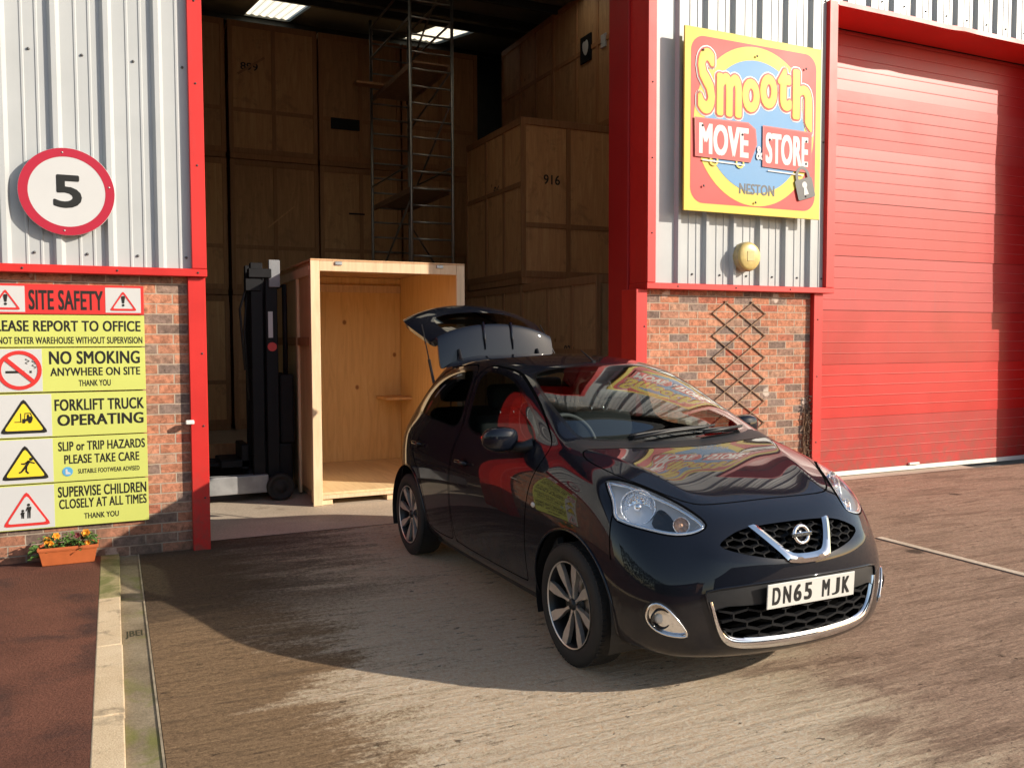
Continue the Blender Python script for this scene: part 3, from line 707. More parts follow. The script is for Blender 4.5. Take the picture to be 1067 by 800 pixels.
bm = bmesh.new(); tube(bm, [(-.93,-.0,1.335), (-.90,0,1.29)], .012, 8); b2 = bmesh.new(); box(b2, (-.015,-.11,-.032), (.015,.11,.032), .014, 2); join(bm, b2, Matrix.Translation((-.885,0,1.265))); obj('rear_view_mirror', bm, BLACKP, car, smooth=50)
# boot opening seal
bm = bmesh.new()
S = {_bm.faces[i] for i in pick('boot')}; loop = {}
for f in S:
    for l in f.loops:
        if not any(g in S for g in l.edge.link_faces if g is not f): loop[l.vert] = l.link_loop_next.vert
st = next(iter(loop)); pts = [st.co.copy()]; cur = loop[st]
while cur is not st and cur in loop and len(pts) < 3000: pts.append(cur.co.copy()); cur = loop[cur]
tube(bm, pts[::3], .011, 6, closed=True); obj('boot_seal', bm, PAINT, body)
# tailgate, modelled closed and swung up about its hinge
TR = [(-2.505,1.468,.490),(-2.60,1.462,.496),(-2.72,1.447,.498),(-2.775,1.432,.492),(-2.768,1.405,.495),(-2.74,1.375,.505),(-2.80,1.25,.545),(-2.90,1.03,.585),(-2.945,.945,.60),(-2.985,.83,.575),(-2.99,.70,.52),(-2.97,.63,.47)]
def tg_mesh(sel, thick):
    bm = bmesh.new(); g = []
    for i, (x, z, w) in enumerate(TR):
        cur_ = .10 if i < 5 else .13
        g.append([bm.verts.new((x + cur_*abs(t)**2.4, t*w, z-.030*abs(t)**3*(1 if i < 6 else .2))) for t in (-1,-.9,-.72,-.4,0,.4,.72,.9,1)])
    for i in range(len(TR)-1):
        for k in range(8):
            isg = i in (5, 6) and 2 <= k <= 5
            if isg == sel: bm.faces.new((g[i][k], g[i+1][k], g[i+1][k+1], g[i][k+1]))
    for v in [v for v in bm.verts if not v.link_faces]: bm.verts.remove(v)
    bmesh.ops.recalc_face_normals(bm, faces=bm.faces[:])
    f = bm.faces[:][0]
    if sum((f.normal.dot(f.calc_center_median()-Vector((-2.2,0,1.0))) for f in bm.faces)) < 0: bmesh.ops.reverse_faces(bm, faces=bm.faces[:])
    me = bpy.data.meshes.new('t'); bm.to_mesh(me); bm.free()
    o = bpy.data.objects.new('tmp', me); COL.objects.link(o)
    md = o.modifiers.new('s', 'SUBSURF'); md.levels = 3
    if thick: md = o.modifiers.new('t', 'SOLIDIFY'); md.thickness = thick; md.offset = -1
    dg = bpy.context.evaluated_depsgraph_get(); dg.update(); r = bpy.data.meshes.new_from_object(o.evaluated_get(dg)); bpy.data.objects.remove(o)
    return r
HINGE = Vector((-2.52, 0, 1.462)); TGM = Matrix.Translation(HINGE + Vector((-.02,0,.02))) @ Matrix.Rotation(R(86), 4, 'Y') @ Matrix.Translation(-HINGE)
def swing(me): me.transform(TGM); return me
tg = obj('tailgate', swing(tg_mesh(False, .042)), PAINT, car, smooth=50)
obj('rear_window', swing(tg_mesh(True, 0)), TINT, tg, smooth=180)
bm = bmesh.new(); box(bm, (-2.84,-.34,.975), (-2.80,.34,1.01), .01); move(bm, TGM); obj('inner_trim', bm, TRIM, tg)
for yy in (-.12, .12):
    bm = bmesh.new(); tube(bm, [(-2.56, yy, 1.468), (-2.66, yy, 1.459), (-2.775, yy, 1.432)], [.004,.010,.012], 6); move(bm, TGM); obj('spoiler_rib', bm, PAINT, tg)
for yy in (-.34, .34):
    bm = bmesh.new(); p0 = sz(-2.44, yy, -.005); tube(bm, [p0, p0+Vector((-.07,0,.012)), TGM @ Vector((-2.56, yy, 1.452))], .013, 8); obj('hinge', bm, BLACKP, tg)
bm = bmesh.new(); box(bm, (-2.915,-.30,.68), (-2.895,.30,.90), .008, 2); move(bm, TGM); obj('inner_trim', bm, TRIM, tg)
for s in (-1, 1):
    a = Vector((-2.42, s*.585, 1.22)); b = TGM @ Vector((-2.78, s*.53, 1.16)); mid = a.lerp(b, .45)
    bm = bmesh.new(); tube(bm, [a, mid], .011, 8); tube(bm, [mid, b], .005, 8); obj('gas_strut', bm, BLACKP, tg)
_bm.free()
# ------------------------------------------------------------------ setting materials
def m_yard():
    mt, nt, b = new_mat('tamped_concrete')
    v = coords(nt); rid = coords(nt, (.55, 5.2, 1), (0,0,R(1.5))); st = coords(nt, (.8, 3.4, 1), (0,0,R(2))); st2 = coords(nt, (3.2, 10, 1), (0,0,R(1)))
    big = noise(nt, v, .55, 7, .62, .4); mid = noise(nt, v, 2.4, 9, .74, .3); gr = noise(nt, v, 120, 4, .8); gr2 = noise(nt, v, 38, 8, .8, .2)
    s1 = noise(nt, st, 1.3, 10, .76, .4); s2 = noise(nt, st2, 2.0, 9, .78, .25); rd = noise(nt, rid, 2.3, 10, .68, .35)
    sep = N(nt, 'ShaderNodeSeparateXYZ'); nt.links.new(v, sep.inputs[0])
    def rng(o, a0, a1, lo=0, hi=1):
        q = N(nt, 'ShaderNodeMapRange'); q.interpolation_type = 'SMOOTHSTEP'
        for k_, vv in ((1, a0), (2, a1), (3, lo), (4, hi)): q.inputs[k_].default_value = vv
        nt.links.new(o, q.inputs[0]); return q.outputs[0]
    X, Y = sep.outputs[0], sep.outputs[1]
    def wob(o, n_, k_): return math_(nt, 'ADD', o, math_(nt, 'MULTIPLY', math_(nt, 'SUBTRACT', n_, .5), k_))
    wx = wob(wob(wob(X, s1, 2.6), gr2, .9), big, 1.2)
    # brown silted strip by the kerb, pale worn wheel path, red-brown dirt to the right
    brown = mixc(nt, big, (.25,.155,.082), (.38,.255,.150)); palec = mixc(nt, mid, (.76,.565,.385), (.86,.675,.485)); redc = mixc(nt, mid, (.34,.215,.145), (.53,.365,.265))
    c = mixc(nt, rng(wx, .05, .62), brown, palec); c = mixc(nt, rng(wx, 1.75, 2.9), c, redc)
    wet = math_(nt, 'MULTIPLY', rng(wx, 1.2, .5), rng(wob(Y, s1, 1.6), -2.1, -1.3)); c = mixc(nt, math_(nt, 'MULTIPLY', wet, .78), c, (.085,.060,.042))
    smud = math_(nt, 'MULTIPLY', rng(wx, 1.6, 2.6), ramp(nt, s1, [(.50, (0,0,0)), (.57, (.42,.42,.42))])); c = mixc(nt, smud, c, (.15,.095,.062))      # tyre smudges to the right
    # short dark dashes of dirt held by the tamping ridges
    dash = math_(nt, 'MULTIPLY', ramp(nt, s2, [(.555, (0,0,0)), (.60, (1,1,1))]), ramp(nt, mid, [(.40, (.15,.15,.15)), (.58, (1,1,1))])); c = mixc(nt, math_(nt, 'MULTIPLY', dash, .55), c, (.11,.073,.046))
    c = mixc(nt, math_(nt, 'MULTIPLY', ramp(nt, rd, [(.34, (1,1,1)), (.47, (0,0,0))]), math_(nt, 'ADD', .08, math_(nt, 'MULTIPLY', rng(wx, 1.0, .1), .6))), c, (.16,.105,.064))
    c = mixc(nt, .8, c, ramp(nt, gr, [(.32, (.28,.28,.28)), (.68, (.76,.76,.76))]), 'OVERLAY')
    c = mixc(nt, .7, c, ramp(nt, gr2, [(.36, (.30,.30,.30)), (.62, (.74,.74,.74))]), 'OVERLAY')
    chip = math_(nt, 'MULTIPLY', ramp(nt, noise(nt, coords(nt, (6, 12, 1)), 1.7, 5, .65, .3), [(.63, (0,0,0)), (.66, (1,1,1))]), ramp(nt, mid, [(.46, (0,0,0)), (.54, (1,1,1))]))
    c = mixc(nt, math_(nt, 'MULTIPLY', chip, .75), c, (.06,.042,.028))
    # a few oil spots
    vo_ = N(nt, 'ShaderNodeTexVoronoi'); vo_.inputs['Scale'].default_value = .9; nt.links.new(v, vo_.inputs['Vector'])
    oil = ramp(nt, math_(nt, 'ADD', vo_.outputs['Distance'], math_(nt, 'MULTIPLY', gr2, .10)), [(.09, (.8,.8,.8)), (.13, (0,0,0))]); c = mixc(nt, oil, c, (.045,.034,.026))
    nt.links.new(c, b.inputs['Base Color']); b.inputs['Roughness'].default_value = .9; b.inputs['Specular IOR Level'].default_value = .2
    rd = ramp(nt, rd, [(.34, (0,0,0)), (.62, (1,1,1))]); gr2 = ramp(nt, gr2, [(.34, (0,0,0)), (.66, (1,1,1))])
    h = math_(nt, 'ADD', math_(nt, 'MULTIPLY', rd, .55), math_(nt, 'ADD', math_(nt, 'MULTIPLY', gr2, .26), math_(nt, 'MULTIPLY', gr, .16)))
    h = math_(nt, 'SUBTRACT', h, math_(nt, 'MULTIPLY', chip, .35))
    bump(nt, b, h, 1.0, .050); return mt
def m_rough(name, a, bb, scale, gscale=90, rough=.9, bs=.5, bd=.006, extra=None):
    mt, nt, b = new_mat(name); v = coords(nt); n1 = noise(nt, v, scale, 6, .62, .3); g = noise(nt, v, gscale, 4, .7)
    c = ramp(nt, n1, [(.32, a), (.68, bb)]); c = mixc(nt, .6, c, ramp(nt, g, [(.28, (.3,.3,.3)), (.72, (.75,.75,.75))]), 'OVERLAY')
    if extra: c = mixc(nt, ramp(nt, noise(nt, v, extra[1], 5, .65, .4), [(extra[2], (0,0,0)), (extra[2]+.14, (.85,.85,.85))]), c, extra[0])
    nt.links.new(c, b.inputs['Base Color']); b.inputs['Roughness'].default_value = rough; b.inputs['Specular IOR Level'].default_value = .3
    bump(nt, b, math_(nt, 'ADD', g, math_(nt, 'MULTIPLY', n1, .5)), bs, bd); return mt
def m_brick():
    mt, nt, b = new_mat('weathered_brick')
    tc = N(nt, 'ShaderNodeTexCoord'); sp = N(nt, 'ShaderNodeSeparateXYZ'); cb = N(nt, 'ShaderNodeCombineXYZ'); nt.links.new(tc.outputs['Object'], sp.inputs[0])
    nt.links.new(sp.outputs[0], cb.inputs[0]); nt.links.new(sp.outputs[2], cb.inputs[1])
    wob = noise(nt, tc.outputs['Object'], 9, 3, .6); w2 = N(nt, 'ShaderNodeVectorMath', operation='SCALE'); w2.inputs[3].default_value = .006
    nt.links.new(noise(nt, tc.outputs['Object'], 14, 3) , w2.inputs[0]); ad = N(nt, 'ShaderNodeVectorMath', operation='ADD'); nt.links.new(cb.outputs[0], ad.inputs[0]); nt.links.new(w2.outputs[0], ad.inputs[1])
    def bt(c1, c2, mo):
        t = N(nt, 'ShaderNodeTexBrick'); t.offset = .5; t.inputs['Scale'].default_value = 1; t.inputs['Brick Width'].default_value = .225; t.inputs['Row Height'].default_value = .075
        t.inputs['Mortar Size'].default_value = .0055; t.inputs['Mortar Smooth'].default_value = .25; t.inputs['Bias'].default_value = 0
        t.inputs['Color1'].default_value = rgba(c1); t.inputs['Color2'].default_value = rgba(c2); t.inputs['Mortar'].default_value = rgba(mo); nt.links.new(ad.outputs[0], t.inputs['Vector']); return t
    t = bt((0,0,0), (1,1,1), (0,0,0))
    c = ramp(nt, t.outputs[0], [(0, (.17,.125,.105)), (.12, (.27,.155,.11)), (.2, (.40,.165,.095)), (.42, (.46,.19,.11)), (.6, (.49,.23,.14)), (.74, (.38,.115,.07)), (.82, (.40,.22,.145)), (.92, (.21,.15,.125)), (1, (.30,.20,.15))])
    f = noise(nt, tc.outputs['Object'], 26, 6, .68, .5); c = mixc(nt, .9, c, ramp(nt, f, [(.3, (.2,.2,.2)), (.7, (.8,.8,.8))]), 'OVERLAY')
    dk = noise(nt, tc.outputs['Object'], 3.2, 5, .6); c = mixc(nt, math_(nt, 'MULTIPLY', ramp(nt, dk, [(.5, (0,0,0)), (.7, (1,1,1))]), .35), c, (.10,.075,.062))
    wh = N(nt, 'ShaderNodeTexVoronoi'); wh.inputs['Scale'].default_value = 2.6; nt.links.new(ad.outputs[0], wh.inputs['Vector'])
    wn_ = math_(nt, 'ADD', wh.outputs['Distance'], math_(nt, 'MULTIPLY', noise(nt, tc.outputs['Object'], 20, 3), .22))
    wf = ramp(nt, wn_, [(.20, (.75,.75,.75)), (.245, (0,0,0))]); c = mixc(nt, wf, c, (.66,.55,.46))
    c = mixc(nt, t.outputs[1], c, mixc(nt, f, (.38,.29,.215), (.52,.42,.325)))
    zr = N(nt, 'ShaderNodeMapRange'); zr.inputs[1].default_value = .55; zr.inputs[2].default_value = .0; nt.links.new(sp.outputs[2], zr.inputs[0])
    c = mixc(nt, math_(nt, 'MULTIPLY', zr.outputs[0], ramp(nt, noise(nt, tc.outputs['Object'], 5, 7, .7), [(.35, (.1,.1,.1)), (.65, (.8,.8,.8))])), c, (.085,.068,.05))     # damp stain along the foot of the wall
    nt.links.new(c, b.inputs['Base Color']); b.inputs['Roughness'].default_value = .88; b.inputs['Specular IOR Level'].default_value = .25
    inv = math_(nt, 'SUBTRACT', 1.0, t.outputs[1]); h = math_(nt, 'ADD', inv, math_(nt, 'MULTIPLY', f, .45)); bump(nt, b, h, .8, .008); return mt
def m_ply(name, a, bb, knots=True, along='Z', rough=.62, stain=False):
    mt, nt, b = new_mat(name)
    sc = {'Z': (7, 7, .55), 'X': (.55, 7, 7), 'Y': (7, .55, 7)}[along]
    v = coords(nt, sc); g = noise(nt, v, 2.3, 7, .66, 1.4); v2 = coords(nt); l = noise(nt, v2, .9, 4, .6, .2)
    c = ramp(nt, g, [(.30, tuple(x*.78 for x in a)), (.5, a), (.72, bb)]); c = mixc(nt, math_(nt, 'MULTIPLY', l, .5), c, tuple(x*.72 for x in a))
    if knots:
        vo_ = N(nt, 'ShaderNodeTexVoronoi'); vo_.inputs['Scale'].default_value = 2.9; nt.links.new(coords(nt, {'Z': (1,1,.8), 'X': (.8,1,1), 'Y': (1,.8,1)}[along]), vo_.inputs['Vector'])
        c = mixc(nt, ramp(nt, vo_.outputs['Distance'], [(.045, (.85,.85,.85)), (.085, (0,0,0))]), c, (.20,.075,.025))
    oi = N(nt, 'ShaderNodeObjectInfo'); c = mixc(nt, .45, c, ramp(nt, oi.outputs['Random'], [(0, (.30,.27,.24)), (.5, (.5,.5,.5)), (1, (.66,.62,.56))]), 'OVERLAY')
    if stain: c = mixc(nt, math_(nt, 'MULTIPLY', ramp(nt, noise(nt, v2, 3.1, 7, .7, .6), [(.54, (0,0,0)), (.64, (1,1,1))]), .4), c, tuple(x*.45 for x in a))
    nt.links.new(c, b.inputs['Base Color']); b.inputs['Roughness'].default_value = rough; b.inputs['Specular IOR Level'].default_value = .3
    bump(nt, b, g, .12, .004); return mt
def m_red(name, c, rough=.38):
    mt, nt, b = new_mat(name); v = coords(nt); n1 = noise(nt, v, 1.4, 6, .62, .3); g = noise(nt, v, 160, 3, .6)
    cc = ramp(nt, n1, [(.3, tuple(x*.86 for x in c)), (.7, tuple(min(1, x*1.08) for x in c))])
    sp = N(nt, 'ShaderNodeSeparateXYZ'); nt.links.new(v, sp.inputs[0]); zr = N(nt, 'ShaderNodeMapRange'); zr.inputs[1].default_value = .75; zr.inputs[2].default_value = .0; nt.links.new(sp.outputs[2], zr.inputs[0])
    dirt = math_(nt, 'MULTIPLY', zr.outputs[0], ramp(nt, noise(nt, v, 9, 8, .75, .5), [(.42, (0,0,0)), (.66, (.75,.75,.75))])); cc = mixc(nt, dirt, cc, (.13,.075,.05))      # splashed dirt near the ground
    run = ramp(nt, noise(nt, coords(nt, (9, 9, .5)), 2.2, 6, .7), [(.56, (0,0,0)), (.72, (.35,.35,.35))]); cc = mixc(nt, run, cc, tuple(x*.6+.03 for x in c))                     # faded run marks
    nt.links.new(cc, b.inputs['Base Color'])
    rr = N(nt, 'ShaderNodeMapRange'); rr.inputs[3].default_value = rough*.8; rr.inputs[4].default_value = rough*1.3; nt.links.new(n1, rr.inputs[0]); nt.links.new(rr.outputs[0], b.inputs['Roughness'])
    bump(nt, b, g, .10, .002); return mt
YARD = m_yard()
FLOORM = m_rough('warehouse_concrete', (.40,.33,.25), (.52,.44,.345), 1.2, 60, .7, .2, .003, ((.16,.12,.09), 2.2, .60))
PAVE = m_rough('red_tarmac', (.105,.040,.025), (.175,.068,.042), 1.3, 75, .93, 1.0, .012, ((.050,.026,.022), 1.6, .50))
KERB = m_rough('pale_kerb_concrete', (.54,.405,.25), (.66,.52,.35), 3, 120, .85, .5, .005, ((.20,.155,.105), 5.5, .56))
KERBM = m_rough('mossy_kerb_concrete', (.20,.175,.075), (.36,.30,.16), 4, 100, .9, .5, .004, ((.14,.15,.045), 3.5, .5))
GUTT = m_rough('mossy_gutter_concrete', (.15,.115,.07), (.31,.25,.165), 2.4, 80, .88, .5, .005, ((.165,.165,.045), 2.6, .50))
JOINTM = m_rough('pale_joint_mortar', (.45,.37,.27), (.6,.5,.38), 6, 80, .85, .4, .004)
BRICK = m_brick()
CLAD = simple('grey_white_steel_cladding', (.44,.455,.455), .36, .0, .05, 2.2)
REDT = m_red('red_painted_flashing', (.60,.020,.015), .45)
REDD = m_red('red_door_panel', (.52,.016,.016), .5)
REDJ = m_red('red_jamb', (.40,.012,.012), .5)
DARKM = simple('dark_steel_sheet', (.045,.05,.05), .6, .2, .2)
WHITES = simple('white_rubber_seal', (.75,.72,.66), .6, var=.08)
PLY = m_ply('weathered_plywood', (.56,.315,.15), (.68,.43,.22), stain=True)
BATT = m_ply('brown_batten', (.40,.205,.095), (.50,.275,.135), False)
PLYN = m_ply('fresh_plywood', (.70,.47,.25), (.80,.58,.33))
BATN = m_ply('fresh_pine_batten', (.80,.60,.38), (.88,.70,.48), False)
STEELG = simple('galvanised_steel', (.42,.42,.41), .42, .8, .15, 12)
BLACKM = simple('black_machine_paint', (.008,.008,.009), .6, var=.3, spec=.25)

# ------------------------------------------------------------------ ground
def sheet(name, x0, x1, y0, y1, z, mt, kind='structure', n=1):
    bm = bmesh.new(); bmesh.ops.create_grid(bm, x_segments=n, y_segments=n, size=.5)
    for v in bm.verts: v.co = Vector((x0+(v.co.x+.5)*(x1-x0), y0+(v.co.y+.5)*(y1-y0), z))
    return obj(name, bm, mt, kind=kind)
sheet('ground', -150, 150, -150, 150, -.03, m_rough('far_tarmac', (.10,.085,.07), (.16,.13,.11), .3))
sheet('yard', -.50, 40, -60, .30, 0, YARD)
sheet('warehouse_floor', -3, 9, .30, 13.2, .004, FLOORM)
sheet('pavement', -30, -.762, -60, .2, .022, PAVE)
gut = sheet('gutter', -.638, -.512, -60, .2, -.004, GUTT)
obj('joint_line', boxm((-.512,-60,-.03), (-.503,.1,.002)), simple('joint_mortar', (.30,.245,.165), .9, var=.4, nscale=9), kind='structure')
obj('slab_joint', boxm((4.86,-40,-.02), (4.885,-1.9,.0025)), simple('dark_joint_sealant', (.03,.024,.02), .8), kind='structure')
obj('slab_edge', boxm((4.885,-40,-.02), (4.95,-1.9,.004)), JOINTM, kind='structure')
tb = text_bm('JBEI', (-.622,-.535,0,.13), 0, 0, .03)
for v in tb.verts: v.co = Vector((v.co.x, -1.87+v.co.z, -.004-v.co.y))
for f in tb.faces:
    f.normal_update()
    if f.normal.z < 0: f.normal_flip()
obj('gutter_marking', tb, BLACKL, gut)
ys = [.075,-1.10,-2.02,-2.94,-3.86,-4.78,-5.70]
kl = ['moss stained kerb stone against the brick wall', 'pale kerb stone next to the mossy one', 'pale kerb stone between the gutter and pavement, third from the wall', 'kerb stone nearest the camera with dark stained edge', 'kerb stone just behind the nearest one', 'kerb stone out towards the road']
for i in range(6):
    rnd = random.Random(i); bm = boxm((-.762, ys[i+1]+.004, -.1), (-.638+rnd.uniform(-.002,.002), ys[i]-.004, .024), .006, 2)
    obj('kerb_stone', bm, KERBM if i == 0 else KERB, None, kl[i], 'kerb', 'kerb stones beside the red pavement')

# ------------------------------------------------------------------ the warehouse building
bld = thing('warehouse_building', 'grey clad warehouse with brick base, red trim and one open loading bay', 'building')
def bpart(name, lo, hi, mt, bev=.004, parent=None): return obj(name, boxm(lo, hi, bev), mt, parent or bld)
bpart('brick_wall', (-12,.085,-.05), (-.115,.30,2.13), BRICK, 0); bpart('brick_wall', (3.975,.085,-.05), (6.075,.30,2.13), BRICK, 0)
bpart('brick_wall', (10.4,.085,-.05), (16,.30,2.13), BRICK, 0)
def cladding(x0, x1, z0, z1, ribs, screws_z):
    """trapezoidal sheet: ribs every third of a metre standing 38 mm proud, two swages between; fixing screws in the same mesh"""
    prof = [(x0, .040)]
    k = math.ceil((x0-ribs+.03)/.333)
    x = ribs+k*.333
    while x < x1-.03:
        prof += [(x-.040,.040),(x-.016,.002),(x+.016,.002),(x+.040,.040)]
        for q in (.135,.225):
            if x+q < x1-.03: prof += [(x+q-.012,.040),(x+q-.006,.034),(x+q+.006,.034),(x+q+.012,.040)]
        x += .333
    prof.append((x1,.040)); prof = [p for p in prof if x0-1e-6 <= p[0] <= x1+1e-6]; bm = bmesh.new()
    A = [bm.verts.new((px, py, z0)) for px, py in prof]; B = [bm.verts.new((px, py, z1)) for px, py in prof]
    for i in range(len(prof)-1): bm.faces.new((A[i], A[i+1], B[i+1], B[i]))
    for zz in screws_z:
        x = ribs+k*.333
        while x < x1-.03:
            for q in ((.09,) if zz > z0+.3 else (.09,)):
                if x0 < x+q-.0 < x1-.02 and x+q+.09 < x1+.2:
                    xx = x+q+.09-.0
                    if xx < x1-.01:
                        b2 = bmesh.new(); lathe(b2, [(.001,-.012),(.009,-.010),(.011,0)], 8, 'Y', 1); join(bm, b2, Matrix.Translation((xx-.003,.040,zz)))
            x += .333
    o = obj('cladding', bm, [CLAD, simple('screw_head', (.10,.10,.10), .5)], bld); return o
cladding(-12, -.088, 2.125, 6.02, -.97, (2.22, 3.62, 5.0)); cladding(4.04, 6.185, 2.125, 6.02, 4.325, (2.23, 3.65, 5.1))
cladding(6.185, 16, 5.10, 6.02, 7.17-.04, (5.22, 6.6)); cladding(10.3, 16, 2.13, 5.06, 7.13, (2.23,)); cladding(-.088, 4.04, 5.20, 6.02, -.97, (5.35,))
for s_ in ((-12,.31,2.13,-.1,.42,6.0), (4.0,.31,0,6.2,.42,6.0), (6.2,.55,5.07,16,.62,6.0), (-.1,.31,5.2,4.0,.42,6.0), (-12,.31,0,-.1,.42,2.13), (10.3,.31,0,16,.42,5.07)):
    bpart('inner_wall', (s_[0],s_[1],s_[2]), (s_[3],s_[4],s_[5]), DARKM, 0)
# red flashings
def screw_dots(bm, pts):
    for (x, y, z) in pts:
        b2 = bmesh.new(); lathe(b2, [(.001,-.006),(.007,-.005),(.008,0)], 8, 'Y', 1); join(bm, b2, Matrix.Translation((x,y,z)))
def flash(lo, hi, screws=(), name='red_flashing', mt=None):
    bm = boxm(lo, hi, .004); screw_dots(bm, screws); return obj(name, bm, [mt or REDT, DARKM], bld)
flash((-.092,-.012,2.136), (.012,.30,5.2), [(-.04,-.012,z) for z in (2.9,3.5,4.1,4.7)])
flash((-12,-.014,2.076), (.014,.30,2.134), [(x,-.014,2.105) for x in (-1.2,-.6,-.05)])
flash((-.122,.030,-.02), (.004,.32,2.074), [(-.03,.03,z) for z in (.4,.95,1.5)])
flash((3.95,-.012,2.136), (4.045,.30,5.2), [(4.0,-.012,z) for z in (2.6,3.3,4.0)])
flash((3.945,-.014,2.076), (6.305,.30,2.134), [(x,-.014,2.105) for x in (4.3,5,5.7)])
flash((3.86,.040,-.02), (3.985,.30,2.074), [(3.955,.04,1.72)])
flash((6.185,-.012,2.136), (6.30,.30,5.1)); flash((6.065,.030,-.02), (6.19,.49,2.074), [(6.12,.03,z) for z in (.5,1.2,1.8)])
flash((10.13,-.012,2.136), (10.3,.30,5.1)); flash((10.22,.030,-.02), (10.4,.49,2.074)); flash((10.14,-.014,2.076), (16,.30,2.134))
flash((6.19,.03,2.136), (6.29,.49,5.06)); flash((10.14,.302,2.136), (10.3,.49,5.06))
# door soffit with its dented front lip
bm = bmesh.new(); n = 40; pr_ = []
for i in range(n+1):
    x = 6.302+(10.128-6.302)*i/n; d = .012*math.exp(-((x-8.22)/.14)**2) - .008*math.exp(-((x-7.9)/.3)**2); pr_.append((x, d))
rows = [[bm.verts.new((x, yy+(dd*.3 if j < 3 else 0), zz+dd*(1 if j in (0,1) else .3 if j == 2 else 0))) for x, dd in pr_] for j, (yy, zz) in enumerate(((-.014,5.112),(-.016,5.062),(.0,5.058),(.49,5.066)))]
for a, b in zip(rows, rows[1:]):
    for i in range(n): bm.faces.new((a[i], b[i], b[i+1], a[i+1]))
bmesh.ops.recalc_face_normals(bm, faces=bm.faces[:]); obj('door_soffit', bm, REDT, bld)
flash((10.128,-.014,5.06), (16,.3,5.112)); flash((-.088,-.014,5.15), (4.04,.30,5.21))
# deep jamb of the open bay
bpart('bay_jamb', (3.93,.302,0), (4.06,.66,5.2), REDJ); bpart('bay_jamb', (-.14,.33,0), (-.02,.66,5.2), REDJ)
# sectional door
dr = thing('sectional_door', None, None); dr.parent = bld
rnd = random.Random(5); zz = .07; i = 0
tones = [(.44,.022,.020),(.52,.009,.007),(.44,.014,.013),(.57,.030,.030),(.60,.034,.036),(.58,.032,.033),(.58,.032,.033),(.6,.034,.034),(.58,.03,.03)]
mats_ = [m_red('red_door_panel_%s' % w, t, r_) for w, t, r_ in (('dull', tones[0], .44), ('bright', tones[1], .40), ('worn', tones[2], .36))]
RIDGELIT = m_red('red_ridge_painted_highlight', (.50,.16,.13), .6)  # sun catching the ridge tops, put into a lighter colour
pat = [0,1,2,0,2,2,0,2]
while zz < 5.05:
    h = min(.618, 5.06-zz); bm = bmesh.new(); pts = [(0, 0)]; nr = 5
    for k in range(nr):
        z0 = h*k/nr
        if k: pts += [(z0-.007, 0), (z0-.003,-.005), (z0+.003,-.005), (z0+.007, 0)]
    pts += [(h-.004, 0), (h, .012)]
    tilt = rnd.uniform(-.006,.006)
    xs = [6.19, 6.55, 6.57, 7.6, 8.6, 9.5, 10.22] if i == 0 else [6.19, 7.6, 8.6, 9.5, 10.22]
    g = [[bm.verts.new((x, .5+y+tilt*(z/h-.5)*2 + (.010 if (i == 0 and x == 6.55) else 0), zz+z)) for x in xs] for z, y in pts]
    for a, b in zip(g, g[1:]):
        for k in range(len(xs)-1): bm.faces.new((a[k], a[k+1], b[k+1], b[k]))
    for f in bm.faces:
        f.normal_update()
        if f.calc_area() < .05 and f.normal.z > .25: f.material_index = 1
    obj('door_section', bm, [mats_[pat[i % 8]], RIDGELIT], dr); zz += h; i += 1
obj('door_backing', boxm((6.19,.53,.03), (10.22,.56,5.06)), REDJ, dr)
obj('bottom_seal', boxm((6.195,.495,.012), (10.215,.53,.066), .004), WHITES, dr)
bm = bmesh.new(); box(bm, (8.05,.47,.075), (8.22,.497,.10), .004); obj('door_handle', bm, WHITES, dr)
obj('latch', boxm((-.16,-.02,.97), (-.10,.03,1.0), .006, 2), WHITES, bld)
# inside: walls, roof with two seen rooflights and four added for fill light, purlins
for x_, ys_ in ((-3.1,.43),(9.0,.63)):
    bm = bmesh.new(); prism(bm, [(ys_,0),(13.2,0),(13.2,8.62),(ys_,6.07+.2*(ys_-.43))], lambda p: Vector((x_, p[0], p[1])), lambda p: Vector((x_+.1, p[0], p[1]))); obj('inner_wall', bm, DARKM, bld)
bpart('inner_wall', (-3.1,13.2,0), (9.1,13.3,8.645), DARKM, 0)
ROOFM = simple('grey_roof_lining', (.17,.18,.17), .7, .1, .15)
RZ = lambda y: 6.05+.20*(y-.3)
SK = [(2.06,3.0),(5.55,6.40)]; y0, y1 = 9.48, 12.4
def slab(x0, x1, ya, yb, t, mt, name):
    bm = bmesh.new(); A = [bm.verts.new((x, y, RZ(y)+dz)) for x in (x0, x1) for y in (ya, yb) for dz in (0, t)]
    for f in ((0,1,3,2),(4,6,7,5),(0,4,5,1),(2,3,7,6),(0,2,6,4),(1,5,7,3)): bm.faces.new([A[i] for i in f])
    bmesh.ops.recalc_face_normals(bm, faces=bm.faces[:]); return obj(name, bm, mt, bld)
for c, d, hole in ((-.1,1.0,0),(1.0,3.4,1),(3.4,3.9,0),(3.9,5.5,1),(5.5,y0,0),(y0,y1,1),(y1,13.3,0)):
    for a, b in (((-12,SK[0][0]),(SK[0][1],SK[1][0]),(SK[1][1],16)) if hole else ((-12,16),)): slab(a, b, c, d, .08, ROOFM, 'roof')
obj('gutter_box', boxm((-12,-.20,5.93), (16,-.012,6.07), .01, 2), BLACKM, bld)
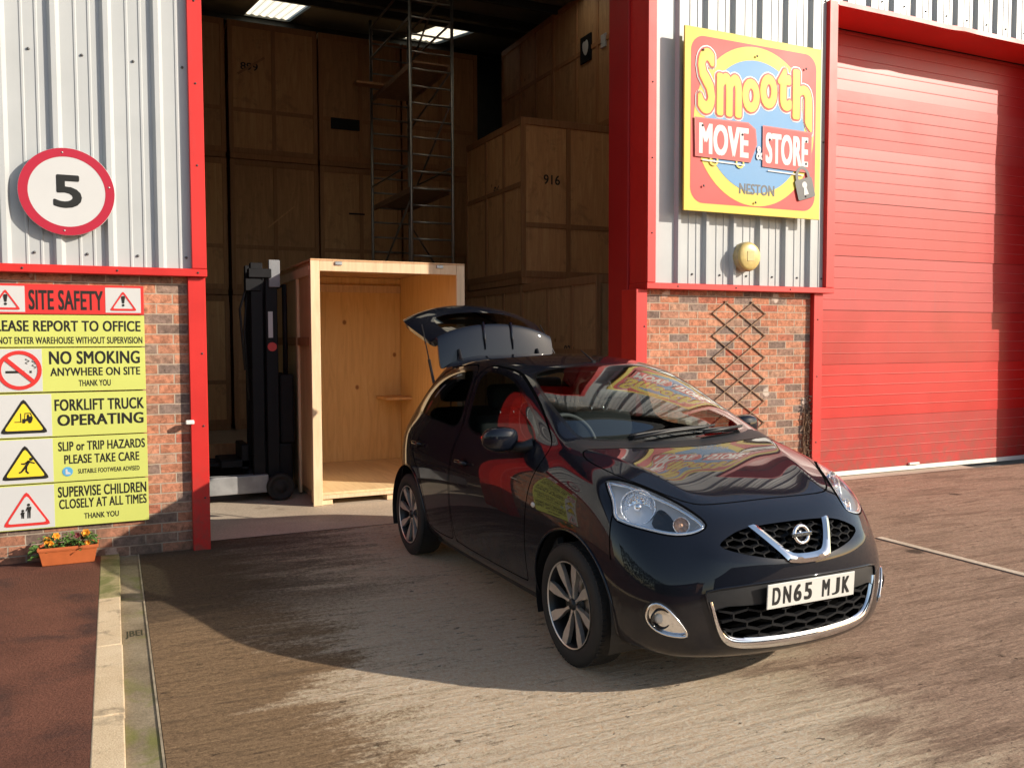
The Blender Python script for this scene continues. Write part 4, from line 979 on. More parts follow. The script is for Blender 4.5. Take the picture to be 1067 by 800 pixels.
def m_skylight():
    mt = bpy.data.materials.new('translucent_rooflight'); mt.use_nodes = True; nt = mt.node_tree; nt.nodes.clear(); o = N(nt, 'ShaderNodeOutputMaterial')
    t = N(nt, 'ShaderNodeBsdfTranslucent'); t.inputs[0].default_value = (.95,.88,.70,1); d = N(nt, 'ShaderNodeBsdfDiffuse'); d.inputs[0].default_value = (.7,.65,.5,1); mx = N(nt, 'ShaderNodeMixShader'); mx.inputs[0].default_value = .12
    nt.links.new(t.outputs[0], mx.inputs[1]); nt.links.new(d.outputs[0], mx.inputs[2]); nt.links.new(mx.outputs[0], o.inputs[0]); return mt
SKYL = m_skylight()
for a, b, ya, yb in [(p_, q_, u_, w_) for p_, q_ in SK for u_, w_ in ((y0,y1),(1.0,3.4),(3.9,5.5))]:  # the two nearer bands are unseen, added to brighten the interior
    bm = bmesh.new(); n = 24; r0 = [bm.verts.new((a+(b-a)*i/n, ya, RZ(ya)+.03+.02*(i % 4 < 2))) for i in range(n+1)]; r1 = [bm.verts.new((v.co.x, yb, v.co.z-RZ(ya)+RZ(yb))) for v in r0]
    for i in range(n): bm.faces.new((r0[i], r0[i+1], r1[i+1], r1[i]))
    obj('rooflight_seen_or_added', bm, SKYL, bld)
for y in (3.65,6.4,8.2,9.3,12.55): bpart('purlin', (-3,y-.03,RZ(y)-.14), (9,y+.03,RZ(y)-.006), DARKM, 0)
# brick building across the yard, seen only in the car's paint
far = thing('brick_office_building', 'brick building across the yard reflected in the car bodywork', 'building', (-26,-32,0))
obj('wall', boxm((-16,-6,0), (16,0,5.6)), BRICK, far); obj('roof', boxm((-16.4,-6.4,5.62), (16.4,.4,6.0)), DARKM, far)
for k in range(8):
    for z in (.9, 3.4):
        w = obj('window', boxm((-14.4+k*3.9,-.02,z), (-12.9+k*3.9,.05,z+1.4)), WHITES, far)
        obj('pane', boxm((-14.3+k*3.9,.052,z+.1), (-13.72+k*3.9,.06,z+1.3)), GLOSSB, w); obj('pane', boxm((-13.6+k*3.9,.052,z+.1), (-13.0+k*3.9,.06,z+1.3)), GLOSSB, w)

shed = thing('added_dark_unit', 'dark clad industrial unit on the far side of the yard behind the camera', 'building', (14,-40,0))
obj('wall', boxm((-20,-10,0), (26,0,6.2)), DARKM, shed); obj('roof', boxm((-20.3,-10.3,6.22), (26.3,.3,6.5)), DARKM, shed)
for k in range(4): obj('door', boxm((-17+k*11,.002,0), (-12.4+k*11,.05,4.6)), simple('dull_blue_door', (.05,.07,.11), .5), shed)
hedge = thing('added_dark_hedge', 'tall dark hedge added out of shot on the left to darken reflections in the car', 'hedge', (-16,-16,0))  # unseen hedge, added so the paint mirrors less bright horizon
rnd = random.Random(3); bm = bmesh.new()
for k in range(5200):
    c_ = Vector((rnd.gauss(0,.55), rnd.uniform(-16,13.5), rnd.uniform(0,1)**.8*4.2+rnd.gauss(0,.12))); a, b_ = [Vector((rnd.gauss(0,1), rnd.gauss(0,1), rnd.gauss(0,1))).normalized()*rnd.uniform(.12,.26) for _ in (0, 1)]
    bm.faces.new([bm.verts.new(c_+q) for q in (a, b_, -a, -b_)])
obj('foliage', bm, simple('hedge_green', (.04,.065,.025), .8, var=.5), hedge)
# ------------------------------------------------------------------ signs on the left wall
YEL = simple('sign_yellow', (.56,.59,.14), .45, var=.03, nscale=3); SWHITE = simple('sign_white', (.56,.56,.55), .35, var=.03, nscale=3)
SRED = simple('sign_red', (.62,.035,.030), .35, var=.04, nscale=3); SBLK = simple('sign_black', (.014,.013,.010), .45, var=.03); SBLUE = simple('sign_blue', (.10,.36,.62), .35, var=.04); TYEL = simple('warning_yellow', (.80,.62,.04), .35, var=.03)
LBOX = (-1.452, -.428)
SY = .058
def flat(name, pts, y, mt, parent, th=.0012):
    bm = bmesh.new(); prism(bm, pts, lambda p: Vector((p[0], y, p[1])), lambda p: Vector((p[0], y-th, p[1]))); return obj(name, bm, mt, parent)
def ring_strip(pts_out, pts_in, y, th=.0012):
    bm = bmesh.new(); n = len(pts_out)
    a = [bm.verts.new((p[0], y-th, p[1])) for p in pts_out]; b = [bm.verts.new((p[0], y-th, p[1])) for p in pts_in]
    for i in range(n): bm.faces.new((a[i], a[(i+1)%n], b[(i+1)%n], b[i]))
    for f in bm.faces:
        f.normal_update()
        if f.normal.y > 0: f.normal_flip()
    return bm
def tri(cx, cz, w, h, r=.0):
    P = [(cx-w/2, cz-h/2), (cx+w/2, cz-h/2), (cx, cz+h/2)]; o = []
    for i in range(3):
        a, b, c = Vector(P[i-1]), Vector(P[i]), Vector(P[(i+1) % 3]); k = .10
        for t in (0,.5,1): o.append(tuple(b + (a-b)*k*(1-t)**2*.9 + (c-b)*k*t*t*.9))
    return o
def lettering(lines, y, parent, mt=None, bold=.02):
    for s, bx in lines: obj('lettering', text_bm(s, bx, y, 0, bold), mt or SBLK, parent)
def board(name, z0, z1, label, mt, parent_group='site safety signs on the brick wall', x0=LBOX[0], x1=LBOX[1]):
    t = thing(name, label, 'sign', (0,0,0), 0, parent_group)
    obj('panel', boxm((x0,SY,z0), (x1,SY+.012,z1), .0015), mt, t); return t
def px(a): return LBOX[0]+(LBOX[1]-LBOX[0])*a     # 0..1 across the boards
# header
t = board('safety_sign', 1.789, 2.000, 'red SITE SAFETY header sign with two warning triangles', SRED)
for c in (.135, .865):
    flat('white_square', [(px(c-.115),1.803),(px(c+.115),1.803),(px(c+.115),1.984),(px(c-.115),1.984)], SY, SWHITE, t)
    obj('warning_triangle', ring_strip(tri(px(c), 1.890, .185, .145), tri(px(c), 1.887, .140, .108), SY-.0025), SRED, t)
    flat('exclamation_mark', [(px(c)-.007,1.872),(px(c)+.007,1.872),(px(c)+.013,1.915),(px(c)+.008,1.925),(px(c)-.008,1.925),(px(c)-.013,1.915)], SY-.0025, SBLK, t)
    flat('exclamation_dot', circ(px(c), 1.858, .009, 12), SY-.0025, SBLK, t)
lettering([('SITE SAFETY', (px(.272), px(.735), 1.818, 1.960))], SY, t, bold=.035)
t = board('safety_sign', 1.557, 1.783, 'yellow PLEASE REPORT TO OFFICE sign below the red header', YEL)
lettering([('PLEASE REPORT TO OFFICE', (px(.03), px(.975), 1.666, 1.744)), ('DO NOT ENTER WAREHOUSE WITHOUT SUPERVISION', (px(.01), px(.985), 1.578, 1.628))], SY, t, bold=.035)
def pict(name, z0, z1, label, xw):
    t = board(name, z0, z1, label, YEL); flat('white_square', [(px(.015),z0+.006),(px(xw),z0+.006),(px(xw),z1-.006),(px(.015),z1-.006)], SY, SWHITE, t); return t
t = pict('safety_sign', 1.238, 1.549, 'yellow NO SMOKING sign with crossed-out cigarette symbol', .342)
cx, cz = px(.205), 1.394
obj('prohibition_ring', ring_strip(circ(cx, cz, .138, 40), circ(cx, cz, .112, 40), SY-.0035), SRED, t)
flat('prohibition_bar', [(cx-.098,cz+.075),(cx-.080,cz+.096),(cx+.098,cz-.075),(cx+.080,cz-.096)], SY-.0042, SRED, t)
flat('cigarette', [(cx-.085,cz-.020),(cx+.03,cz-.020),(cx+.03,cz-.004),(cx-.085,cz-.004)], SY-.002, SBLK, t); flat('cigarette_tip', [(cx+.062,cz-.020),(cx+.075,cz-.020),(cx+.075,cz-.004),(cx+.062,cz-.004)], SY-.002, SBLK, t)
bm = bmesh.new(); tube(bm, [(cx+.09+.012*math.sin(q*3), SY-.003, cz+.012+.014*q) for q in np.linspace(0, 4, 14)][::1], .0022, 5); tube(bm, [(cx+.05-.012*math.sin(q*3), SY-.003, cz+.045+.012*q) for q in np.linspace(0, 3, 12)], .0022, 5); obj('smoke_line', bm, SBLK, t)
lettering([('NO SMOKING', (px(.385), px(.965), 1.432, 1.526)), ('ANYWHERE ON SITE', (px(.39), px(.965), 1.348, 1.408)), ('THANK YOU', (px(.565), px(.77), 1.272, 1.318))], SY, t, bold=.035)
def warn(name, z0, z1, label, cz, outer, inner):
    t = pict(name, z0, z1, label, .392); c = px(.222)
    flat('triangle_border', tri(c, cz, .305, .250), SY-.0022, outer, t); flat('triangle_field', tri(c, cz-.005, .248, .200), SY-.0036, inner, t); return t, c
t, c = warn('safety_sign', .917, 1.228, 'yellow FORKLIFT TRUCK OPERATING sign with black truck triangle', 1.073, SBLK, TYEL)
def silhouette(pts, s, dx, dz, y): 
    return [(dx+p[0]*s, dz+p[1]*s) for p in pts], y
fz = 1.035; S = lambda P: [(c+p[0]*.001, fz+p[1]*.001) for p in P]
for nm, P in (('truck_body', [(-10,0),(52,0),(56,26),(48,34),(20,30),(16,16),(-10,16)]), ('truck_cab', [(2,16),(6,16),(10,52),(40,52),(46,32),(51,32),(44,58),(6,58)]), ('mast', [(-22,-8),(-16,-8),(-16,56),(-22,56)]), ('fork', [(-58,-8),(-16,-8),(-16,-3),(-58,-3)]), ('driver', [(18,28),(34,28),(32,46),(20,46)])): flat(nm, S(P), SY-.005, SBLK, t)
for q in (0, 38): flat('truck_wheel', circ(c+q*.001, fz-.004, .011, 14), SY-.0065, SBLK, t)
lettering([('FORKLIFT TRUCK', (px(.41), px(.985), 1.098, 1.182)), ('OPERATING', (px(.425), px(.98), .990, 1.072))], SY, t, bold=.038)
t, c = warn('safety_sign', .588, .909, 'yellow SLIP or TRIP HAZARDS sign with falling figure triangle', .745, SBLK, TYEL)
fz = .70
for nm, P in (('figure_torso', [(-8,10),(8,4),(34,50),(16,58)]), ('figure_leg', [(-8,12),(6,4),(-24,-30),(-40,-34),(-42,-24),(-30,-20)]), ('figure_leg', [(2,8),(12,10),(10,-18),(24,-34),(14,-40),(-2,-22)]), ('figure_arm', [(18,56),(28,50),(-6,26),(-26,30),(-26,38),(-6,38)]), ('figure_arm', [(24,46),(30,38),(58,30),(60,38),(40,46)])): flat(nm, S(P), SY-.005, SBLK, t)
flat('figure_head', circ(c+.036, fz+.064, .012, 14), SY-.005, SBLK, t)
lettering([('SLIP or TRIP HAZARDS', (px(.425), px(.985), .808, .876)), ('PLEASE TAKE CARE', (px(.46), px(.945), .714, .780)), ('SUITABLE FOOTWEAR ADVISED', (px(.545), px(.945), .640, .674))], SY, t, bold=.035)
flat('footwear_disc', circ(px(.48), .660, .034, 24), SY-.001, SBLUE, t); flat('boot_symbol', [(px(.48)-.014,.678),(px(.48)-.002,.678),(px(.48)+.0,.660),(px(.48)+.018,.650),(px(.48)+.018,.640),(px(.48)-.014,.640)], SY-.0025, SWHITE, t)
t, c = warn('safety_sign', .262, .580, 'yellow SUPERVISE CHILDREN sign with adult and child in red triangle', .415, SRED, SWHITE)
fz = .355
for nm, P in (('adult_figure', [(2,-10),(10,-10),(11,34),(13,34),(14,-10),(22,-10),(24,40),(30,66),(26,72),(2,72),(-8,44),(-2,40),(4,56)]), ('child_figure', [(-34,-10),(-28,-10),(-26,14),(-24,-10),(-18,-10),(-16,22),(-12,34),(-34,36),(-42,18),(-36,20)])): flat(nm, S(P), SY-.005, SBLK, t)
flat('adult_head', circ(c+.012, fz+.085, .010, 14), SY-.005, SBLK, t); flat('child_head', circ(c-.025, fz+.045, .009, 14), SY-.005, SBLK, t)
lettering([('SUPERVISE CHILDREN', (px(.415), px(.987), .474, .552)), ('CLOSELY AT ALL TIMES', (px(.42), px(.987), .390, .460)), ('THANK YOU', (px(.575), px(.80), .308, .350))], SY, t, bold=.035)
# speed sign
sp = thing('speed_sign', 'round red-ringed speed limit sign with a black 5 on the grey cladding', 'sign', (-.908,-.032,2.643))
bm = bmesh.new(); lathe(bm, [(.001,0),(.303,0),(.305,.004),(.305,.012),(.001,.012)], 64, 'Y'); obj('disc', bm, SWHITE, sp, smooth=20)
obj('red_ring', ring_strip(circ(0,0,.303,72), circ(0,0,.243,72), 0), simple('sign_crimson', (.42,.014,.036), .35, var=.03), sp)
obj('numeral', text_bm('5', (-.080,.084,-.105,.109), -.0002, ring=.0085), SBLK, sp)
bm = bmesh.new(); box(bm, (-.25,.013,-.14), (.25,.034,-.10)); box(bm, (-.25,.013,.10), (.25,.034,.14)); obj('bracket', bm, STEELG, sp)
bm = bmesh.new()
for a in (95, 10, 265): 
    b2 = bmesh.new(); lathe(b2, [(.001,-.004),(.006,-.003),(.007,0)], 8, 'Y'); join(bm, b2, Matrix.Translation((.272*math.cos(R(a)),-.001,.272*math.sin(R(a)))))
obj('screw', bm, STEELG, sp)

# ------------------------------------------------------------------ big company sign
SX0, SX1, SZ0, SZ1 = 4.292, 5.988, 2.818, 4.535
bs = thing('company_sign', 'square yellow-bordered sign with a blue disc and padlock on the pier cladding', 'sign')
CY = simple('sign_lemon_yellow', (.68,.52,.05), .55, var=.03, nscale=2); CR = simple('sign_signal_red', (.55,.04,.035), .55, var=.05, nscale=2); CB = simple('sign_sky_blue', (.10,.28,.52), .55, var=.05, nscale=2); CG = simple('sign_charcoal', (.05,.05,.055), .4, var=.03)
by = -.105
W_, H_ = SX1-SX0, SZ1-SZ0
U = lambda a: SX0+a*W_
Z = lambda a: SZ1-a*H_
obj('board', boxm((SX0,by,SZ0), (SX1,by+.02,SZ1), .002), CY, bs); obj('batten', boxm((SX0+.1,by+.021,SZ0+.3), (SX1-.1,.0,SZ0+.36)), STEELG, bs); obj('batten', boxm((SX0+.1,by+.021,SZ1-.4), (SX1-.1,.0,SZ1-.34)), STEELG, bs)
def rrect(x0, x1, z0, z1, r, n=8):
    o = []
    for cx_, cz_, a in ((x1-r,z1-r,0),(x0+r,z1-r,90),(x0+r,z0+r,180),(x1-r,z0+r,270)): o += [(cx_+r*math.cos(R(a+90*k/n)), cz_+r*math.sin(R(a+90*k/n))) for k in range(n+1)]
    return o
flat('red_field', rrect(U(.042), U(.958), Z(.955), Z(.042), .15), by, CR, bs)
cxx, czz = U(.503), Z(.502)
flat('yellow_roundel', circ(cxx, czz, .440*W_, 72, .448*H_), by-.0016, CY, bs); flat('blue_disc', circ(cxx, czz, .365*W_, 72, .372*H_), by-.0032, CB, bs)
# Smooth, letter by letter, with a white outline and a red outline behind the yellow
LET = [('S', .085,.205,.105,.465), ('m', .215,.395,.225,.465), ('o', .395,.525,.235,.425), ('o', .525,.655,.195,.39), ('t', .655,.765,.145,.39), ('h', .77,.925,.14,.43)]
for lay, (rad, mt, yy) in enumerate(((.050,SWHITE,by-.0046), (.038,CR,by-.0076), (.022,CY,by-.0106))):
    for ch, a, b_, zt, zb in LET:
        tl = text_bm(ch, (U(a)+.024, U(b_)-.024, Z(zb)+.024, Z(zt)-.024), yy, ring=rad)
        if ch == 'h':       # its right leg runs on downwards
            for v in tl.verts:
                tt = max(0, (v.co.x-U(.845))/W_)*max(0, (Z(.22)-v.co.z)/H_); v.co.z -= 4.5*tt*H_
        obj('outline_lettering' if lay < 2 else 'lettering', tl, mt, bs)
def box_word(s, P, T):
    flat('red_block', P, by-.0132, CR, bs); fl = text_bm(s, T, by-.0146, 0, .05)
    obj('lettering', fl, SWHITE, bs)
def edge(P, y): obj('block_edge', ring_strip(offset(P, .012), P, y), simple('sign_dark_red', (.42,.02,.02), .35), bs)
mp_ = [(U(.075),Z(.695)),(U(.455),Z(.70)),(U(.50),Z(.60)),(U(.49),Z(.52)),(U(.44),Z(.49)),(U(.07),Z(.495))]
box_word('MOVE', mp_, (U(.095),U(.445),Z(.685),Z(.515))); edge(mp_, by-.0135)
sp_ = [(U(.555),Z(.715)),(U(.915),Z(.725)),(U(.915),Z(.50)),(U(.555),Z(.495)),]
box_word('STORE', sp_, (U(.57),U(.895),Z(.70),Z(.525))); edge(sp_, by-.0135)
obj('lettering', text_bm('&', (U(.503),U(.548),Z(.685),Z(.61)), by-.0135, 0, .03), SWHITE, bs)
for a in (.20,.385):
    obj('wheel_symbol', ring_strip(circ(U(a), Z(.715), .052, 28), circ(U(a), Z(.715), .034, 28), by-.0125), CY, bs)
flat('underline', [(U(.12),Z(.722)),(U(.42),Z(.728)),(U(.42),Z(.721)),(U(.12),Z(.714))], by-.0135, SWHITE, bs); flat('underline', [(U(.59),Z(.745)),(U(.86),Z(.752)),(U(.86),Z(.745)),(U(.59),Z(.738))], by-.0135, SWHITE, bs)
obj('lettering', text_bm('NESTON', (U(.385),U(.645),Z(.885),Z(.825)), by-.0048, 0, .032), CG, bs)
pk = Matrix.Translation((U(.872),0,Z(.815))) @ Matrix.Rotation(R(-16), 4, 'Y') @ Matrix.Diagonal((1,1,1,1))
def padl(nm, pts, y, mt):
    q = [pk @ Vector((p[0], 0, p[1])) for p in pts]; flat(nm, [(v.x, v.z) for v in q], y, mt, bs)
padl('padlock_body', rrect(-.115,.115,-.12,.085,.02,3), by-.0155, CG); padl('padlock_keyhole', circ(0,.02,.033,16), by-.0172, SWHITE); padl('padlock_keyhole', [(-.014,.01),(.014,.01),(.032,-.08),(-.032,-.08)], by-.0176, SWHITE)
bm = ring_strip([(p[0],p[1]) for p in circ(0,.10,.095,32,.11)], circ(0,.10,.062,32,.078), by-.0150); move(bm, pk); obj('padlock_shackle', bm, CG, bs)
bm = bmesh.new()
for a, b_ in ((.12,.12),(.5,.105),(.87,.13),(.12,.53),(.13,.86),(.5,.93),(.88,.87),(.88,.55),(.88,.68),(.4,.555),(.6,.565)):
    b2 = bmesh.new(); lathe(b2, [(.001,-.005),(.010,-.004),(.012,0)], 8, 'Y'); join(bm, b2, Matrix.Translation((U(a), by-.0165, Z(b_))))
obj('screw', bm, CG, bs)
# bulkhead lamp
lp = thing('bulkhead_lamp', 'round yellowed bulkhead lamp on the cladding below the company sign', 'lamp', (5.115,0,2.415))
bm = bmesh.new(); lathe(bm, [(.14,.04),(.146,.0),(.146,-.05),(.138,-.062)], 40, 'Y'); obj('lamp_body', bm, simple('dirty_cream_plastic', (.40,.33,.17), .6, var=.25, nscale=14), lp, smooth=50)
bm = bmesh.new(); lathe(bm, [(.138,-.062),(.132,-.074),(.11,-.084),(.06,-.090),(.001,-.091)], 40, 'Y'); obj('diffuser', bm, simple('yellowed_diffuser', (.62,.47,.17), .35, var=.2, nscale=10), lp, smooth=180)
bm = bmesh.new(); box(bm, (-.045,-.094,-.05), (.045,-.085,.05), .004); obj('diffuser_boss', bm, simple('yellowed_plastic', (.58,.44,.17), .4), lp)
# trellis
tr = thing('garden_trellis', 'brown wooden diamond trellis fixed to the sunlit brick pier', 'trellis')
TW = simple('dark_trellis_wood', (.26,.155,.09), .75, var=.3, nscale=25)
xl, xr, zt, zb, p = 4.80, 5.43, 1.985, .35, .2235
for d in (1, -1):
    for k in range(-2, 12):
        za = 1.855-p*k if d == 1 else 1.855-p*k    # z at the left edge
        P = []
        for tt in np.linspace(0, 1, 41):
            x = xl-.02+(xr-xl+.04)*tt; z = za - d*(2*p)*(tt)
            if zb < z < zt: P.append((x, z))
        if len(P) < 4: continue
        a, b_ = Vector(P[0]), Vector(P[-1]); nrm = Vector((-(b_-a).y, (b_-a).x)).normalized()*.0046; yy = .080 if d == 1 else .070
        flat('slat', [tuple(a+nrm), tuple(b_+nrm), tuple(b_-nrm), tuple(a-nrm)], yy, TW, tr, .009)
# dry climber
rnd = random.Random(11); bm = bmesh.new()
for k in range(7):
    x, z = 6.02+rnd.uniform(-.03,.02), -.02; pts = []
    while z < rnd.uniform(.8,1.06): pts.append((x, .06+rnd.uniform(-.012,.012), z)); x += rnd.uniform(-.02,.02); x = min(6.06, max(5.97, x)); z += .06
    if len(pts) > 2: tube(bm, pts, .006, 5)
st = bm
bm2 = bmesh.new()
for k in range(520):
    z = rnd.uniform(.0,1.0); c_ = Vector((6.02+rnd.gauss(0,.022), .045+rnd.uniform(-.03,.02), z)); a, b_ = [Vector((rnd.gauss(0,1), rnd.gauss(0,1), rnd.gauss(0,1))).normalized()*rnd.uniform(.006,.014) for _ in (0, 1)]
    bm2.faces.new([bm2.verts.new(c_+q) for q in (a, b_, -a, -b_)])
cl = thing('dry_climber', 'dead brown climbing plant up the brick pier edge by the red door trim', 'plant'); obj('stem', st, TW, cl); obj('dry_leaves', bm2, simple('dead_leaf', (.10,.055,.035), .9, var=.5, nscale=40), cl)

# ------------------------------------------------------------------ planter and flowers
pt = thing('terracotta_planter', 'orange terracotta trough on the red pavement below the safety signs', 'planter', (-.965,-.045,.024))
bm = bmesh.new(); TC = simple('terracotta_plastic', (.50,.125,.035), .55, var=.1, nscale=12)
def ring4(x, y, z): return [bm.verts.new((sx_*x, sy_*y, z)) for sx_, sy_ in ((-1,-1),(1,-1),(1,1),(-1,1))]
rs = [ring4(.165,.060,0), ring4(.185,.078,.105), ring4(.194,.086,.107), ring4(.194,.086,.130), ring4(.184,.077,.130), ring4(.176,.070,.09)]
for a, b_ in zip(rs, rs[1:]):
    for k in range(4): bm.faces.new((a[k], a[(k+1)%4], b_[(k+1)%4], b_[k]))
bm.faces.new(rs[0][::-1]); bmesh.ops.recalc_face_normals(bm, faces=bm.faces[:]); bmesh.ops.bevel(bm, geom=bm.edges[:], offset=.004, segments=2, affect='EDGES'); obj('trough', bm, TC, pt, smooth=30)
obj('soil', boxm((-.174,-.068,.06), (.174,.068,.112)), simple('potting_soil', (.025,.017,.012), .95, bumpy=.6, nscale=20), pt)
LEAF = simple('leaf_green', (.085,.165,.035), .5, var=.45, nscale=30); ORG = simple('orange_petal', (.85,.30,.015), .6, var=.3, nscale=40); DRED = simple('dark_red_petal', (.16,.02,.02), .6, var=.3, nscale=40)
def leaf(bm, c_, d, up_, L, w):
    d = d.normalized(); s_ = d.cross(up_).normalized()*w; u_ = s_.cross(d).normalized()
    rows = [(0,.25,0),(.3,1,.10),(.65,.9,.12),(1,.12,-.02)]; V = []
    for t_, ww, hh in rows: V.append([bm.verts.new(c_+d*L*t_+s_*ww*q+u_*L*(hh-.10*(q == 0))) for q in (-1,0,1)])
    for a, b_ in zip(V, V[1:]):
        for k in (0, 1): bm.faces.new((a[k], a[k+1], b_[k+1], b_[k])).smooth = True
pl_l = ['orange pansy plant at the left end of the terracotta trough, trailing over its edge', 'orange pansy plant in the middle of the trough with a dark red bloom', 'leafy pansy plant with small orange bloom at the right end of the trough']
for k, (xo, fl) in enumerate(((-.11, [(-.02,.175,ORG,.030),(.035,.20,ORG,.028),(.0,.150,ORG,.024)]), (.015, [(.045,.195,DRED,.022),(.10,.205,ORG,.032),(.075,.178,DRED,.018)]), (.125, [(.0,.135,ORG,.020)]))):
    rnd = random.Random(20+k); P_ = thing('pansy_plant', pl_l[k], 'plant', (-.965+xo,-.05,.135), 0, 'flowers in the terracotta trough'); bm = bmesh.new()
    for q in range(95):
        a = rnd.uniform(0, 6.28); r_ = abs(rnd.gauss(0,.045)); zz = rnd.uniform(-.01,.105)*(1-r_/.2); c_ = Vector((r_*math.cos(a), r_*.75*math.sin(a)-.01, zz)); d = Vector((math.cos(a), math.sin(a)-.35, rnd.uniform(-.5,.5)))
        leaf(bm, c_, d, Vector((rnd.gauss(0,.3), rnd.gauss(0,.3)-.3, 1)), rnd.uniform(.022,.04), rnd.uniform(.008,.014))
    if k == 0:
        for q in range(26): leaf(bm, Vector((-.07-rnd.uniform(0,.06), -.02+rnd.uniform(-.03,.03), rnd.uniform(-.06,.03))), Vector((-1, rnd.uniform(-.6,.4), rnd.uniform(-.6,.3))), Vector((0,-.4,1)), .034, .012)
    obj('foliage', bm, LEAF, P_)
    for fx, fz_, mt, fr in fl:
        bm = bmesh.new(); c_ = Vector((fx-.0, -.03, fz_-.11)); nrm = Vector((rnd.uniform(-.3,.3), -1, rnd.uniform(.1,.6))).normalized(); Q = nrm.to_track_quat('Z','Y')
        for layer in (0, 1):
            for q in range(6):
                a = q*1.047+layer*.5; d = Q @ Vector((math.cos(a), math.sin(a), .35+.5*layer)); leaf(bm, c_, d, nrm, fr*(1-.25*layer), fr*.55)
        obj('flower', bm, mt, P_)
# ------------------------------------------------------------------ storage crates
HC = 2.385
def crate_meshes(w, d, front_split, side_split):
    """closed crate, origin at the middle of its base: plywood skin, batten frame on the two seen faces, skids"""
    bm = bmesh.new(); box(bm, (-w/2+.02,-d/2+.02,.10), (w/2-.02,d/2-.02,HC-.01), .003); skin = bpy.data.meshes.new('skin'); bm.to_mesh(bm_ := skin) ; bm.free()
    bm = bmesh.new(); t = .022; bw = .075
    for s in (-1, 1):
        y0_, y1_ = (-d/2, -d/2+t) if s < 0 else (d/2-t, d/2)
        box(bm, (-w/2,y0_,.095), (-w/2+bw,y1_,HC), .003); box(bm, (w/2-bw,y0_,.095), (w/2,y1_,HC), .003); box(bm, (-w/2+bw,y0_,HC-.10), (w/2-bw,y1_,HC), .003); box(bm, (-w/2+bw,y0_,.095), (w/2-bw,y1_,.19), .003)
        for q in front_split: box(bm, (-w/2+w*q-.035,y0_+.002,.19), (-w/2+w*q+.035,y1_-.002,HC-.10), .003)
        box(bm, (-w/2+bw,y0_+.004,.82), (w/2-bw,y1_-.004,.89), .003)
        x0_, x1_ = (-w/2, -w/2+t) if s < 0 else (w/2-t, w/2)
        box(bm, (x0_+.001,-d/2+t,HC-.101), (x1_-.001,d/2-t,HC-.001), .003); box(bm, (x0_+.001,-d/2+t,.096), (x1_-.001,d/2-t,.191), .003)
        for q in side_split: box(bm, (x0_+.002,-d/2+d*q-.035,.19), (x1_-.002,-d/2+d*q+.035,HC-.1), .003)
        box(bm, (x0_+.004,-d/2+t,1.40), (x1_-.004,d/2-t,1.47), .003)
    fr = bpy.data.meshes.new('frame'); bm.to_mesh(fr); bm.free()
    bm = bmesh.new()
    for q in (-1, 0, 1): box(bm, (q*(w/2-.07)-.06,-d/2+.01,0), (q*(w/2-.07)+.06,d/2-.01,.10), .003)
    for q in (-1, 0, 1): box(bm, (-w/2+.01,q*(d/2-.07)-.055,.001), (w/2-.01,q*(d/2-.07)+.055,.098), .003)
    sk = bpy.data.meshes.new('skid'); bm.to_mesh(sk); bm.free()
    for me, mt in ((skin, PLY), (fr, BATT), (sk, BATT)): me.materials.append(mt)
    return skin, fr, sk
CM = crate_meshes(1.55, 2.12, (.5,), (.30,.62)); HB = HC+.015
def crate(x, y, lev, label, rz=0):
    t = thing('storage_crate', label, 'crate', (x, y, .006+lev*HB), rz, 'plywood storage crates stacked in the warehouse')
    for nm, me in zip(('plywood_skin', 'batten_frame', 'skids'), CM):
        o = bpy.data.objects.new(nm, me); COL.objects.link(o); o.parent = t
    return t
def mark(t, s, face, u0, z0, w, h, mt=None, nm='number'):
    """number on the crate face; face 'f' looks to the yard, 'l' looks left; u0 measured in world coordinates"""
    if face == 'f': bm = text_bm(s, (u0-t.location.x, u0-t.location.x+w, z0-t.location.z, z0-t.location.z+h), -1.06-.0005+.0195, 0, .02)
    else:
        bm = text_bm(s, (0, w, 0, h), 0, 0, .02); move(bm, Matrix.Translation((-.775+.0195, u0-t.location.y, z0-t.location.z)) @ Matrix.Rotation(R(-90), 4, 'Z'))
    obj(nm, bm, mt or BLACKL, t)
XS = [.475-.0, 2.085, 3.665, 5.25]; colw = ['leftmost stack behind the red column', 'stack behind the forklift', 'stack behind the scaffold tower', 'stack right of the scaffold tower']; levw = ['bottom', 'middle', 'top']
back = {}
for lev in range(3):
    for i, x in enumerate(XS):
        if lev == 0 and i == 3: pass
        lab = 'weathered plywood crate, %s one of the back %s' % (levw[lev], colw[i])
        if (lev, i) == (2, 1): lab = 'weathered plywood crate numbered 899 at the top of the back row'
        if (lev, i) == (2, 2): lab = 'top back-row crate with a black rectangular plate beside the scaffold'
        back[lev, i] = crate(x, 9.1+1.06, lev, lab)
def slash(t, P, w, mt):
    a, b_ = Vector(P[0])-Vector((t.location.x, t.location.z)), Vector(P[1])-Vector((t.location.x, t.location.z)); n_ = Vector((-(b_-a).y, (b_-a).x)).normalized()*w
    flat('strap', [tuple(a+n_), tuple(b_+n_), tuple(b_-n_), tuple(a-n_)], -1.062, mt, t, .006)
t = back[2,1]; mark(t, '899', 'f', 1.52, 6.36, .30, .13); slash(t, [(1.47,6.27),(1.93,6.60)], .02, BATT)
t = back[1,1]; slash(t, [(1.95,3.62),(2.42,4.02)], .012, PLY)
t = back[2,2]; obj('black_plate', boxm((-.56,-1.068,.68), (-.02,-1.045,.88), .002), BLACKM, t)
t = back[1,2]; slash(t, [(3.42,3.95),(3.72,3.95)], .015, BLACKM)
